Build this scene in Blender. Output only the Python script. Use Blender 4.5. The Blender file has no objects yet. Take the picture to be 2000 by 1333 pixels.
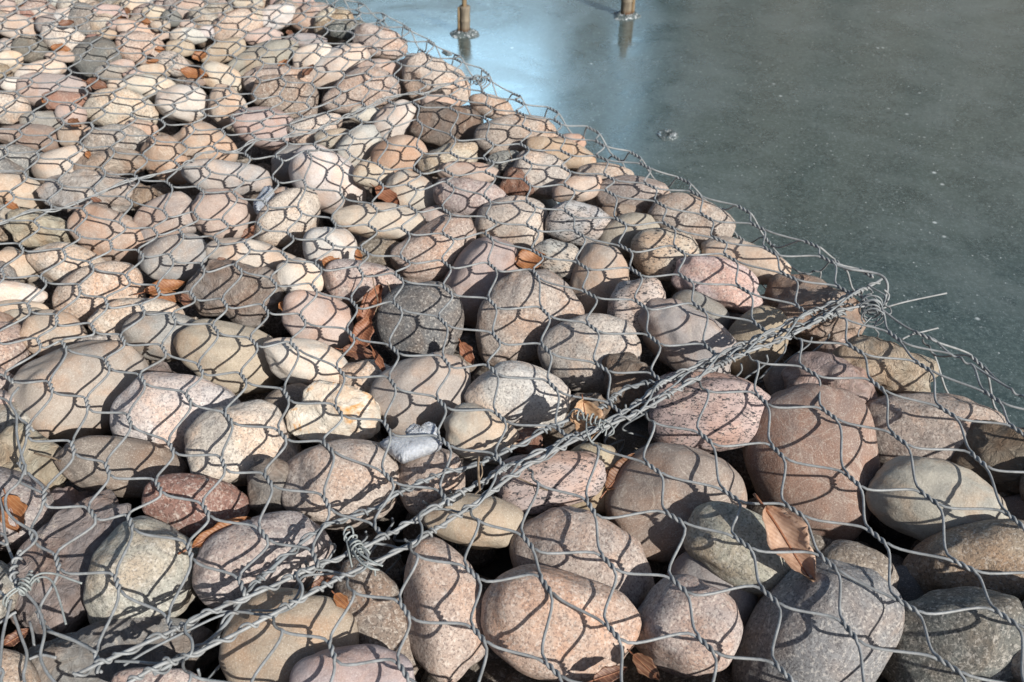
import bpy, bmesh, math, random
import numpy as np
from mathutils import Vector, Matrix

# ------------------------------------------------------------------ camera, sky, sun, exposure
S = bpy.context.scene
COL = S.collection
FPX, PITCH, HCAM = 1800.0, math.radians(39.5), 0.83      # focal length in pixels of a 2000 px wide frame
CAM = np.array([0.0, 0.0, HCAM])
cd = bpy.data.cameras.new('camera'); cam = bpy.data.objects.new('camera', cd); COL.objects.link(cam)
cam.location = (0, 0, HCAM); cam.rotation_euler = (math.pi/2 - PITCH, 0, 0)
cd.sensor_width = 36; cd.lens = FPX/2000*36; cd.clip_start = 0.02; cd.clip_end = 2000
cd.dof.use_dof = True; cd.dof.focus_distance = 1.15; cd.dof.aperture_fstop = 10.0
S.camera = cam
SUN = np.array([1.15, -1.25, 1.0]); SUN /= np.linalg.norm(SUN)
SKY_GLOW = (-.02, .41, .17, .14, (40.0, 66.0, 86.0))
W = bpy.data.worlds.new('World'); S.world = W; W.use_nodes = True
wn = W.node_tree.nodes; wl = W.node_tree.links
sky = wn.new('ShaderNodeTexSky'); sky.sky_type = 'NISHITA'; sky.sun_disc = False
sky.sun_elevation = math.asin(SUN[2]); sky.sun_rotation = math.atan2(SUN[0], SUN[1])
sky.air_density = 1.0; sky.dust_density = 1.5
# bright blue patch added low in the sky for the ice to mirror
def _n(ty, **kw):
    x = wn.new(ty)
    for k, v in kw.items(): setattr(x, k, v)
    return x
def _m(op, a, b=0.0, clamp=False):
    x = _n('ShaderNodeMath', operation=op, use_clamp=clamp)
    for s_, v in ((x.inputs[0], a), (x.inputs[1], b)):
        if isinstance(v, float): s_.default_value = v
        else: wl.new(v, s_)
    return x.outputs[0]
wtc = _n('ShaderNodeTexCoord'); wsx = _n('ShaderNodeSeparateXYZ'); wl.new(wtc.outputs['Generated'], wsx.inputs[0])
wno = _n('ShaderNodeTexNoise'); wno.inputs['Scale'].default_value = 3.2; wno.inputs['Detail'].default_value = 6; wl.new(wtc.outputs['Generated'], wno.inputs['Vector'])
el = _m('SUBTRACT', wsx.outputs[2], SKY_GLOW[1]); azx = _m('SUBTRACT', wsx.outputs[0], SKY_GLOW[0])
e2 = _m('ADD', _m('POWER', _m('DIVIDE', azx, SKY_GLOW[2]), 2.0), _m('POWER', _m('DIVIDE', el, SKY_GLOW[3]), 2.0))
fac = _m('MULTIPLY', _m('SUBTRACT', 1.25, e2, True), _m('MULTIPLY', wno.outputs['Fac'], 1.9, True), True)
fac = _m('MULTIPLY', fac, _m('GREATER_THAN', wsx.outputs[1], 0.0))
wmx = _n('ShaderNodeMix', data_type='RGBA'); wl.new(fac, wmx.inputs[0]); wl.new(sky.outputs[0], wmx.inputs[6]); wmx.inputs[7].default_value = (*SKY_GLOW[4], 1)
wl.new(wmx.outputs[2], wn['Background'].inputs[0]); wn['Background'].inputs[1].default_value = 0.070
sd = bpy.data.lights.new('sun', 'SUN'); sd.energy = 5.0; sd.angle = math.radians(0.53); sd.color = (1.0, 0.95, 0.87)
so = bpy.data.objects.new('sun', sd); COL.objects.link(so)
so.rotation_euler = Vector(SUN).to_track_quat('Z', 'Y').to_euler()
S.view_settings.view_transform = 'Standard'; S.view_settings.look = 'None'; S.view_settings.exposure = 0.27; S.view_settings.gamma = 1.0

# ------------------------------------------------------------------ helpers
R_ = np.array([1.0, 0, 0]); F_ = np.array([0, math.cos(PITCH), -math.sin(PITCH)]); U_ = np.array([0, math.sin(PITCH), math.cos(PITCH)])
def ray(px, py):
    d = F_ + R_*((px-1000)/FPX) + U_*((666.5-py)/FPX)
    return d                                               # depth along F_ = 1
def at(px, py, z=0.0):
    d = ray(px, py); return CAM + d*((z-HCAM)/d[2])
WATER = -0.25

def tag(o, label=None, cat=None, group=None, kind=None):
    if label: o['label'] = label
    if cat: o['category'] = cat
    if group: o['group'] = group
    if kind: o['kind'] = kind
    return o
def mesh_obj(name, verts, faces, mat, parent=None, smooth=True):
    me = bpy.data.meshes.new(name)
    verts = np.asarray(verts, dtype=np.float32)
    if isinstance(faces, np.ndarray):
        n, k = faces.shape
        me.vertices.add(len(verts)); me.vertices.foreach_set('co', verts.ravel())
        me.loops.add(n*k); me.loops.foreach_set('vertex_index', faces.astype(np.int32).ravel())
        me.polygons.add(n); me.polygons.foreach_set('loop_start', np.arange(0, n*k, k, dtype=np.int32))
        me.update(calc_edges=True)
    else:
        me.from_pydata([tuple(map(float, v)) for v in verts], [], faces)
    me.polygons.foreach_set('use_smooth', np.full(len(me.polygons), smooth))
    me.validate(); me.update()
    if mat: me.materials.append(mat)
    o = bpy.data.objects.new(name, me); COL.objects.link(o)
    if parent: o.parent = parent
    return o
def empty(name, loc):
    o = bpy.data.objects.new(name, None); COL.objects.link(o); o.location = [float(c) for c in loc]; o.empty_display_size = .05
    return o

class Tubes:
    """collects wires; each is a polyline swept with a round section"""
    def __init__(s, sides=7): s.v = []; s.f = []; s.n = 0; s.k = sides
    def add(s, pts, r):
        P = np.asarray(pts, float); n = len(P)
        if n < 2: return
        r = np.full(n, r) if np.isscalar(r) else np.asarray(r)
        T = np.gradient(P, axis=0); T /= np.linalg.norm(T, axis=1)[:, None]+1e-12
        a = np.array([0, 0, 1.0]); 
        if abs(T[0] @ a) > .9: a = np.array([1.0, 0, 0])
        N = np.zeros_like(P); nv = a - T[0]*(a@T[0]); nv /= np.linalg.norm(nv); N[0] = nv
        for i in range(1, n):
            nv = N[i-1] - T[i]*(N[i-1]@T[i]); nv /= np.linalg.norm(nv)+1e-12; N[i] = nv
        B = np.cross(T, N); k = s.k
        th = np.linspace(0, 2*math.pi, k, endpoint=False)
        V = P[:, None] + r[:, None, None]*(N[:, None]*np.cos(th)[None, :, None] + B[:, None]*np.sin(th)[None, :, None])
        base = s.n
        s.v.append(V.reshape(-1, 3)); s.v.append(np.array([P[0], P[-1]]))
        i0 = (np.arange(n-1)[:, None]*k + np.arange(k)[None, :]); i1 = (np.arange(n-1)[:, None]*k + (np.arange(k)[None, :]+1) % k)
        q = np.stack([i0, i1, i1+k, i0+k], -1).reshape(-1, 4) + base
        s.f.append(q)
        c0 = base+n*k; c1 = c0+1
        kk = np.arange(k); k2 = (kk+1) % k
        # end caps as degenerate-free quads in pairs is overkill: use pointed quads
        capa = np.stack([np.full(k, c0), base+k2, base+kk, base+kk], -1)
        s.cap = getattr(s, 'cap', []); s.cap.append(np.stack([np.full(k, c0), base+k2, base+kk], -1)); 
        e = base+(n-1)*k
        s.cap.append(np.stack([np.full(k, c1), e+kk, e+k2], -1))
        s.n += n*k+2
    def build(s, name, mat, parent=None):
        V = np.concatenate(s.v); Q = np.concatenate(s.f); T = np.concatenate(s.cap)
        me = bpy.data.meshes.new(name)
        me.vertices.add(len(V)); me.vertices.foreach_set('co', V.astype(np.float32).ravel())
        idx = np.concatenate([Q.ravel(), T.ravel()]).astype(np.int32)
        me.loops.add(len(idx)); me.loops.foreach_set('vertex_index', idx)
        st = np.concatenate([np.arange(len(Q))*4, len(Q)*4+np.arange(len(T))*3]).astype(np.int32)
        me.polygons.add(len(st)); me.polygons.foreach_set('loop_start', st)
        me.update(calc_edges=True)
        me.polygons.foreach_set('use_smooth', np.ones(len(st), bool)); me.validate()
        me.materials.append(mat)
        o = bpy.data.objects.new(name, me); COL.objects.link(o)
        if parent: o.parent = parent; o.matrix_parent_inverse = Matrix.Translation(-Vector(parent.location))
        return o
def crv(pts, sub=6):
    """Catmull-Rom through points"""
    P = [np.asarray(p, float) for p in pts]; P = [2*P[0]-P[1]] + P + [2*P[-1]-P[-2]]
    out = []
    for i in range(1, len(P)-2):
        for t in np.linspace(0, 1, sub, endpoint=False):
            a, b, c, d = P[i-1:i+3]
            out.append(.5*((2*b)+(-a+c)*t+(2*a-5*b+4*c-d)*t*t+(-a+3*b-3*c+d)*t**3))
    out.append(P[-2]); return np.array(out)

# ------------------------------------------------------------------ materials
class NT:
    def __init__(s, name):
        s.m = bpy.data.materials.new(name); s.m.use_nodes = True; s.t = s.m.node_tree; s.b = s.t.nodes['Principled BSDF']
        s.out = s.t.nodes['Material Output']
    def n(s, ty, **kw):
        x = s.t.nodes.new(ty)
        for k, v in kw.items():
            if k in x.inputs.keys() if isinstance(k, str) else False: x.inputs[k].default_value = v
            else: setattr(x, k, v)
        return x
    def l(s, a, b): s.t.links.new(a, b)
    def noise(s, vec, scale, detail=4, rough=.55, dist=0):
        x = s.n('ShaderNodeTexNoise'); x.inputs['Scale'].default_value = scale; x.inputs['Detail'].default_value = detail
        x.inputs['Roughness'].default_value = rough; x.inputs['Distortion'].default_value = dist
        if vec is not None: s.l(vec, x.inputs['Vector'])
        return x.outputs['Fac']
    def ramp(s, fac, stops):
        x = s.n('ShaderNodeValToRGB'); cr = x.color_ramp
        while len(cr.elements) < len(stops): cr.elements.new(.5)
        for e, (p, c) in zip(cr.elements, stops):
            e.position = p; e.color = (c, c, c, 1) if np.isscalar(c) else (*c, 1)
        s.l(fac, x.inputs[0]); return x.outputs[0]
    def mix(s, fac, a, b, mode='MIX'):
        x = s.n('ShaderNodeMix'); x.data_type = 'RGBA'; x.blend_type = mode
        for sock, v in ((x.inputs[0], fac), (x.inputs[6], a), (x.inputs[7], b)):
            if hasattr(v, 'is_linked') or hasattr(v, 'links'): s.l(v, sock)
            elif np.isscalar(v): sock.default_value = v if sock == x.inputs[0] else (v, v, v, 1)
            else: sock.default_value = (*v, 1)
        return x.outputs[2]
    def math(s, op, a, b=0.0):
        x = s.n('ShaderNodeMath'); x.operation = op
        for sock, v in ((x.inputs[0], a), (x.inputs[1], b)):
            if np.isscalar(v): sock.default_value = v
            else: s.l(v, sock)
        return x.outputs[0]
    def bump(s, h, strength, dist):
        x = s.n('ShaderNodeBump'); x.inputs['Strength'].default_value = strength; x.inputs['Distance'].default_value = dist
        s.l(h, x.inputs['Height']); s.l(x.outputs[0], s.b.inputs['Normal']); return x

def stone_mat(kind, attr=None):
    t = NT('stone_'+kind)
    tc = t.n('ShaderNodeTexCoord'); oi = t.n('ShaderNodeObjectInfo')
    sc = t.n('ShaderNodeVectorMath'); sc.operation = 'ADD'; t.l(tc.outputs['Object'], sc.inputs[0])
    cmb = t.n('ShaderNodeCombineXYZ')
    r7 = t.math('MULTIPLY', oi.outputs['Random'], 37.0)
    t.l(r7, cmb.inputs[0]); t.l(t.math('MULTIPLY', oi.outputs['Random'], -21.0), cmb.inputs[1]); t.l(cmb.outputs[0], sc.inputs[1])
    V = sc.outputs[0]; base = oi.outputs['Color']
    if attr: an = t.n('ShaderNodeAttribute'); an.attribute_name = attr; base = an.outputs['Color']
    big = t.noise(V, 16, 3, .6, .6); mid = t.noise(V, 55, 5, .65, .3); fine = t.noise(V, 330, 4, .75); grain = t.noise(V, 620, 2, .7)
    # slow colour drift: warm iron stain against the pale body
    warm = t.mix(t.ramp(big, [(.44, 0), (.64, .75)]), base, t.mix(1, base, (1.08, .86, .72), 'MULTIPLY'))
    vn = t.noise(V, 11, 6, .62, 1.6); vsel = t.math('GREATER_THAN', oi.outputs['Random'], .45)
    vein = t.math('MULTIPLY', t.ramp(vn, [(.485, 0), (.5, .6), (.515, 0)]), vsel)
    warm = t.mix(vein, warm, t.mix(.55, warm, (.66, .60, .52)))
    cool = t.noise(V, 8, 3, .5, .4); warm = t.mix(t.ramp(cool, [(.34, .6), (.5, 0)]), warm, t.mix(1, warm, (.74, .78, .84), 'MULTIPLY'))
    c = t.mix(t.ramp(mid, [(.35, .5), (.62, 0)]), warm, t.mix(1, warm, (.70, .70, .72), 'MULTIPLY'))
    hb = t.math('ADD', t.math('MULTIPLY', mid, 1.0), t.math('MULTIPLY', fine, .25))
    bs, bd, rough = .55, .0035, .82
    if kind == 's':
        c = t.mix(t.ramp(fine, [(.34, .65), (.52, 0)]), c, t.mix(1, c, (.70, .67, .65), 'MULTIPLY'))
        c = t.mix(t.ramp(grain, [(.54, 0), (.70, .28)]), c, (.8, .76, .7))
        pit = t.noise(V, 130, 3, .6, .2)
        c = t.mix(t.ramp(pit, [(.27, .55), (.33, 0)]), c, t.mix(1, c, (.5, .46, .44), 'MULTIPLY'))
        bs, bd = .8, .0026; hb = t.math('ADD', t.math('MULTIPLY', mid, .7), t.math('MULTIPLY', fine, .35))
    if kind == 'g':
        n1 = t.noise(V, 300, 4, .75, .4); n2 = t.noise(V, 210, 3, .7, .3)
        c = t.mix(t.math('MULTIPLY', t.ramp(n1, [(.42, 1), (.49, 0)]), .72), c, t.mix(1, base, (.33, .32, .34), 'MULTIPLY'))
        c = t.mix(t.math('MULTIPLY', t.ramp(n2, [(.54, 0), (.62, 1)]), .40), c, t.mix(.7, c, (.85, .80, .73)))
        hb = t.math('ADD', hb, t.math('MULTIPLY', n1, .35)); bs, bd = .8, .0032
    if kind == 'd':
        mp = t.n('ShaderNodeMapping'); mp.inputs['Scale'].default_value = (1, 2.4, 1.5); t.l(V, mp.inputs[0])
        n1 = t.noise(mp.outputs[0], 190, 5, .75, .8); n2 = t.noise(mp.outputs[0], 60, 3, .6, .5)
        f = t.math('ADD', t.math('MULTIPLY', n1, .75), t.math('MULTIPLY', n2, .25))
        c = t.mix(t.ramp(f, [(.44, 1), (.485, 0)]), c, (.045, .045, .05))
        bs, bd = .7, .003
    if kind == 'f':
        cr = t.noise(V, 38, 8, .72, 1.3)
        vo = t.n('ShaderNodeTexVoronoi'); vo.feature = 'DISTANCE_TO_EDGE'; vo.inputs['Scale'].default_value = 26
        nv = t.n('ShaderNodeTexNoise'); nv.inputs['Scale'].default_value = 30; nv.inputs['Detail'].default_value = 4; t.l(V, nv.inputs['Vector'])
        ad = t.n('ShaderNodeMixRGB') if False else t.n('ShaderNodeVectorMath'); ad.operation = 'MULTIPLY_ADD'
        t.l(nv.outputs['Color'], ad.inputs[0]); ad.inputs[1].default_value = (.05, .05, .05); t.l(V, ad.inputs[2]); t.l(ad.outputs[0], vo.inputs['Vector'])
        edge = t.ramp(vo.outputs['Distance'], [(0, 0), (.05, 1)])
        c = t.mix(t.ramp(cr, [(.4, .7), (.6, 0)]), c, t.mix(1, c, (.62, .55, .50), 'MULTIPLY'))
        c = t.mix(t.ramp(cr, [(.58, 0), (.72, .5)]), c, (.72, .62, .50))
        hb = t.math('ADD', t.math('MULTIPLY', cr, 2.4), t.math('ADD', t.math('MULTIPLY', fine, .25), t.math('MULTIPLY', edge, .22))); bs, bd = .9, .006
    if kind == 'b':
        mp = t.n('ShaderNodeMapping'); mp.inputs['Rotation'].default_value = (.3, .2, .5); mp.inputs['Scale'].default_value = (1, 7, 1); t.l(V, mp.inputs[0])
        ba = t.noise(mp.outputs[0], 14, 5, .6, .6)
        c = t.mix(t.ramp(ba, [(.40, .75), (.60, 0)]), c, t.mix(1, c, (.62, .54, .46), 'MULTIPLY'))
        c = t.mix(t.ramp(fine, [(.38, .6), (.58, 0)]), c, t.mix(1, c, (.74, .72, .70), 'MULTIPLY'))
        hb = t.math('ADD', hb, t.math('MULTIPLY', ba, .8)); bs, bd = .6, .003
    if kind == 'q':
        st = t.noise(V, 24, 5, .6, 1.0)
        c = t.mix(t.ramp(st, [(.56, 0), (.66, 1)]), c, (.55, .27, .07))
        c = t.mix(t.ramp(t.noise(V, 60, 4), [(.5, 0), (.7, .7)]), c, (.82, .78, .70)); rough = .42
        hb = t.math('ADD', t.math('MULTIPLY', t.noise(V, 30, 6, .6, 1.5), 2.0), t.math('MULTIPLY', fine, .2)); bs, bd = .8, .006
    t.l(c, t.b.inputs['Base Color']); t.b.inputs['Roughness'].default_value = rough
    t.b.inputs['Specular IOR Level'].default_value = .35
    t.bump(hb, bs, bd)
    return t.m
SM = {k: stone_mat(k) for k in 'sgdfbq'}
M_BED = stone_mat('g', 'tone')

def wire_mat(name, col, rough=.46):
    t = NT(name); tc = t.n('ShaderNodeTexCoord')
    n = t.noise(tc.outputs['Object'], 60, 4, .7); n2 = t.noise(tc.outputs['Object'], 380, 3, .6)
    c = t.mix(t.ramp(n, [(.35, 1), (.65, 0)]), col, tuple(x*.6 for x in col)); n3 = t.noise(tc.outputs['Object'], 18, 5, .7)
    c = t.mix(t.ramp(n3, [(.60, 0), (.72, .45)]), c, (.20, .155, .12))
    c = t.mix(t.ramp(n2, [(.62, 0), (.75, .35)]), c, (.38, .37, .35))
    t.l(c, t.b.inputs['Base Color']); t.b.inputs['Roughness'].default_value = rough; t.b.inputs['Specular IOR Level'].default_value = .4
    t.bump(n2, .3, .0008); return t.m
M_WIRE = wire_mat('grey_coated_wire', (.30, .315, .325))
M_LACE = wire_mat('lacing_wire', (.24, .26, .275))
M_KNOT = wire_mat('galvanised_wire', (.31, .34, .34), .45)

STONES = '''
285 1123 104 111 0 h g 0
135 1100 150 90 -50 v f .6
118 1010 95 62 -30 v f 3
383 990 98 60 8 r g .3
515 1095 132 85 -15 v g .3
237 912 118 56 8 b s .4
230 1290 190 82 -12 g f 3
315 1345 90 38 0 p g 1
568 1262 128 107 0 y s .3
735 1210 125 65 60 b g 1.6
690 1340 118 76 0 v s .5
870 1188 137 80 83 p g 0
925 1018 100 52 8 y s 1
1090 1222 150 102 15 a g 0
1137 1105 140 108 45 t g .8
1318 980 135 110 0 b s .6
1445 1072 108 74 28 h g .2
1340 1225 98 92 30 v g .3
1390 1150 85 72 30 g s 3
1490 1255 80 75 0 k s 5
1590 1255 178 122 -50 u g 0
1668 1122 78 60 15 b g 2
1768 1170 42 62 0 k s 5
1855 1260 150 100 -20 k g .4
1900 1105 128 80 -12 y g 1
1833 982 128 80 20 h s .5
1590 908 152 122 75 m s 0
1815 850 130 82 5 p g .8
1950 895 95 70 25 b f .6
1990 1010 75 42 0 b s 3
1725 721 95 53 20 c f .6
1622 768 96 73 15 p f .6
1542 752 48 42 0 b s 3
1588 612 98 69 15 p f .3
1475 672 78 56 -60 y s 1.6
1405 553 90 47 22 p g .2
1455 513 88 40 15 t s .9
1350 432 81 46 22 t g .2
1298 498 66 50 5 c d .3
1362 618 62 44 30 n s 2.2
1342 665 106 62 35 v s .3
1243 600 56 56 0 w d .3
1172 550 73 57 100 t s .4
1021 622 108 84 -35 t g 0
1152 693 98 78 -5 w g .4
1237 752 60 62 0 b f 1.4
1012 773 100 65 10 w g 0
1125 830 66 60 0 b f 3
1075 940 107 58 -10 p d .4
1155 935 64 68 0 y s 2
938 848 73 53 15 h s .3
935 920 55 42 0 g f 3.5
1030 862 30 26 0 r f 2
1388 810 118 81 5 p d 0
1240 865 60 48 0 k s 6
535 953 50 57 0 n f 1
667 945 108 86 5 t g 0
842 940 66 62 -20 p g .8
655 811 88 60 12 c q .3
828 768 98 75 -30 v s .4
475 868 103 80 -15 c g 0
355 813 125 79 5 w g 0
161 765 128 91 -20 t s 0
22 708 112 55 60 o b .8
12 810 60 60 0 g f 3
60 905 76 63 20 c f .8
452 700 109 68 15 y s .3
602 711 90 47 18 w s .2
578 792 62 42 0 b s 2.5
722 748 62 44 0 c g 2
618 628 73 57 30 p s .2
820 634 84 82 0 k g 0
710 554 76 43 8 p g .6
590 543 50 37 8 w s .5
460 574 94 63 8 v f .1
495 508 92 38 8 c s .8
645 488 51 43 0 w s .4
740 492 48 26 0 b g 2.5
852 488 88 52 -30 p g .3
945 552 90 69 -60 p s .2
1003 443 70 59 -20 c g .1
1131 437 64 42 5 w d .2
1092 506 53 37 30 w d .7
1225 460 62 40 -25 t s .8
1128 370 50 26 -15 t s .4
1236 382 72 38 3 p g .1
1180 347 56 28 5 t g 1
1056 343 57 45 15 c g .2
1008 357 35 29 0 r f .8
1095 303 70 31 18 o s .5
987 317 37 22 0 g d .8
1008 266 80 41 0 p g .1
1112 280 32 18 0 p s 1.2
872 250 76 46 10 b f .4
963 210 48 22 15 t g 1
848 165 70 47 25 p g .2
803 136 46 26 0 o s 1
862 202 40 17 0 p s 1.2
876 314 60 31 -15 c g .2
779 308 55 40 -20 o s .2
732 343 41 24 10 t s .9
915 338 60 22 8 p s 1
921 389 74 38 8 p g .2
805 378 52 39 20 w s .7
740 432 89 36 5 c s .3
850 424 32 22 0 v s 3
641 356 79 56 35 w s 0
562 430 74 49 -35 c g .3
436 421 58 51 15 p s .1
552 387 25 21 0 p g 2
444 348 83 33 5 h s .3
588 325 55 42 0 n s 3
772 240 48 36 -40 w s .3
698 286 50 30 -40 w s .6
655 273 40 21 0 n s 1.2
616 250 54 27 -18 c g .7
516 251 63 40 5 p s .2
445 210 39 37 30 t s .4
400 287 62 44 20 t s .2
324 316 51 39 60 o s .3
228 277 59 34 10 g g .3
215 318 67 29 -10 t f .6
125 327 54 40 -30 c s .4
184 376 97 45 -5 w f .1
281 390 28 31 0 o f 2
214 458 73 51 35 o s .3
86 452 68 36 10 c f .6
32 380 56 39 15 t s .3
34 315 62 31 10 g g .4
58 270 63 27 5 b s .5
152 268 36 24 0 o s 1.4
275 256 32 22 0 o s 1.1
14 436 34 36 0 c f .8
32 520 41 37 0 t s .6
137 522 76 44 20 c g .4
341 508 64 47 -10 g s .2
324 430 64 44 -25 v s .8
195 576 83 58 -20 t g .2
30 575 55 25 3 w s .4
42 606 48 20 0 t s 1.6
52 632 44 32 0 n s 2
110 655 61 47 15 t s .5
268 622 86 40 -5 c g .9
322 658 76 48 8 n s .4
200 674 46 22 0 n g 1.8
322 738 44 32 0 g f 3
106 180 65 36 0 p s .1
128 202 39 23 0 r s .3
235 214 68 39 5 c g .1
357 202 49 36 10 w s .3
291 172 51 25 8 w s .6
189 113 46 37 -25 k s .2
58 96 32 27 0 k s .3
32 54 37 24 10 t s .3
14 121 29 21 0 c s .4
79 138 47 18 -12 w s .5
30 166 27 15 0 w s .6
17 216 39 35 0 c g .2
86 239 43 21 0 n s .9
139 225 28 22 0 p s .4
276 95 46 31 10 p g .1
276 62 51 18 10 t s .6
130 80 45 28 15 c g .4
150 43 41 27 20 w s .2
92 48 21 17 0 g s .6
54 33 15 13 0 r s .5
10 10 19 13 0 p s .4
75 5 25 11 0 w s .4
125 7 29 13 0 w s .4
212 28 34 18 0 p s .2
181 15 16 13 0 t s .5
270 15 31 19 0 c s .2
303 27 24 14 0 c s .5
335 36 19 16 0 k s .6
372 19 36 19 0 p s .2
313 51 19 11 0 t s .6
367 49 16 10 0 p s .6
368 71 35 16 0 w s .4
352 95 27 17 0 y s .6
339 126 33 23 20 c d .2
300 138 31 14 0 c s .6
236 127 26 11 0 p s .9
218 143 33 16 0 n s .6
228 167 18 12 0 c s .6
262 149 21 13 0 p s .9
118 111 27 11 0 t s .7
8 93 21 17 0 v s .5
208 68 19 10 0 y s .9
182 75 15 8 0 r s .9
236 50 27 11 0 p s .6
20 26 25 11 0 t s .5
78 27 17 12 0 t s .5
381 161 21 10 0 b s 1
512 118 75 30 -22 n s .3
545 160 66 31 0 p g .8
558 190 63 40 15 b g .2
703 180 76 42 -18 t g .1
614 113 43 26 -15 w s .4
660 130 65 34 -30 w s .3
735 134 42 18 0 p s .9
742 85 53 30 18 p g .2
682 59 43 20 0 k g .6
611 38 43 31 -30 p s .3
642 40 26 22 0 c g .3
542 34 37 24 -15 w s .2
464 53 53 30 -25 t g .2
515 73 37 18 0 p s .4
597 79 41 13 0 g s .8
436 102 46 20 -20 y s .7
434 154 43 27 18 c s .2
425 23 31 17 0 n g .4
485 9 29 11 0 c s .4
570 4 42 14 0 p s .4
403 63 15 13 0 w s .6
714 226 33 18 0 w s 1.2
1212 414 42 16 0 b s 2.2
409 492 16 16 0 g s 1.6
'''
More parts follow.
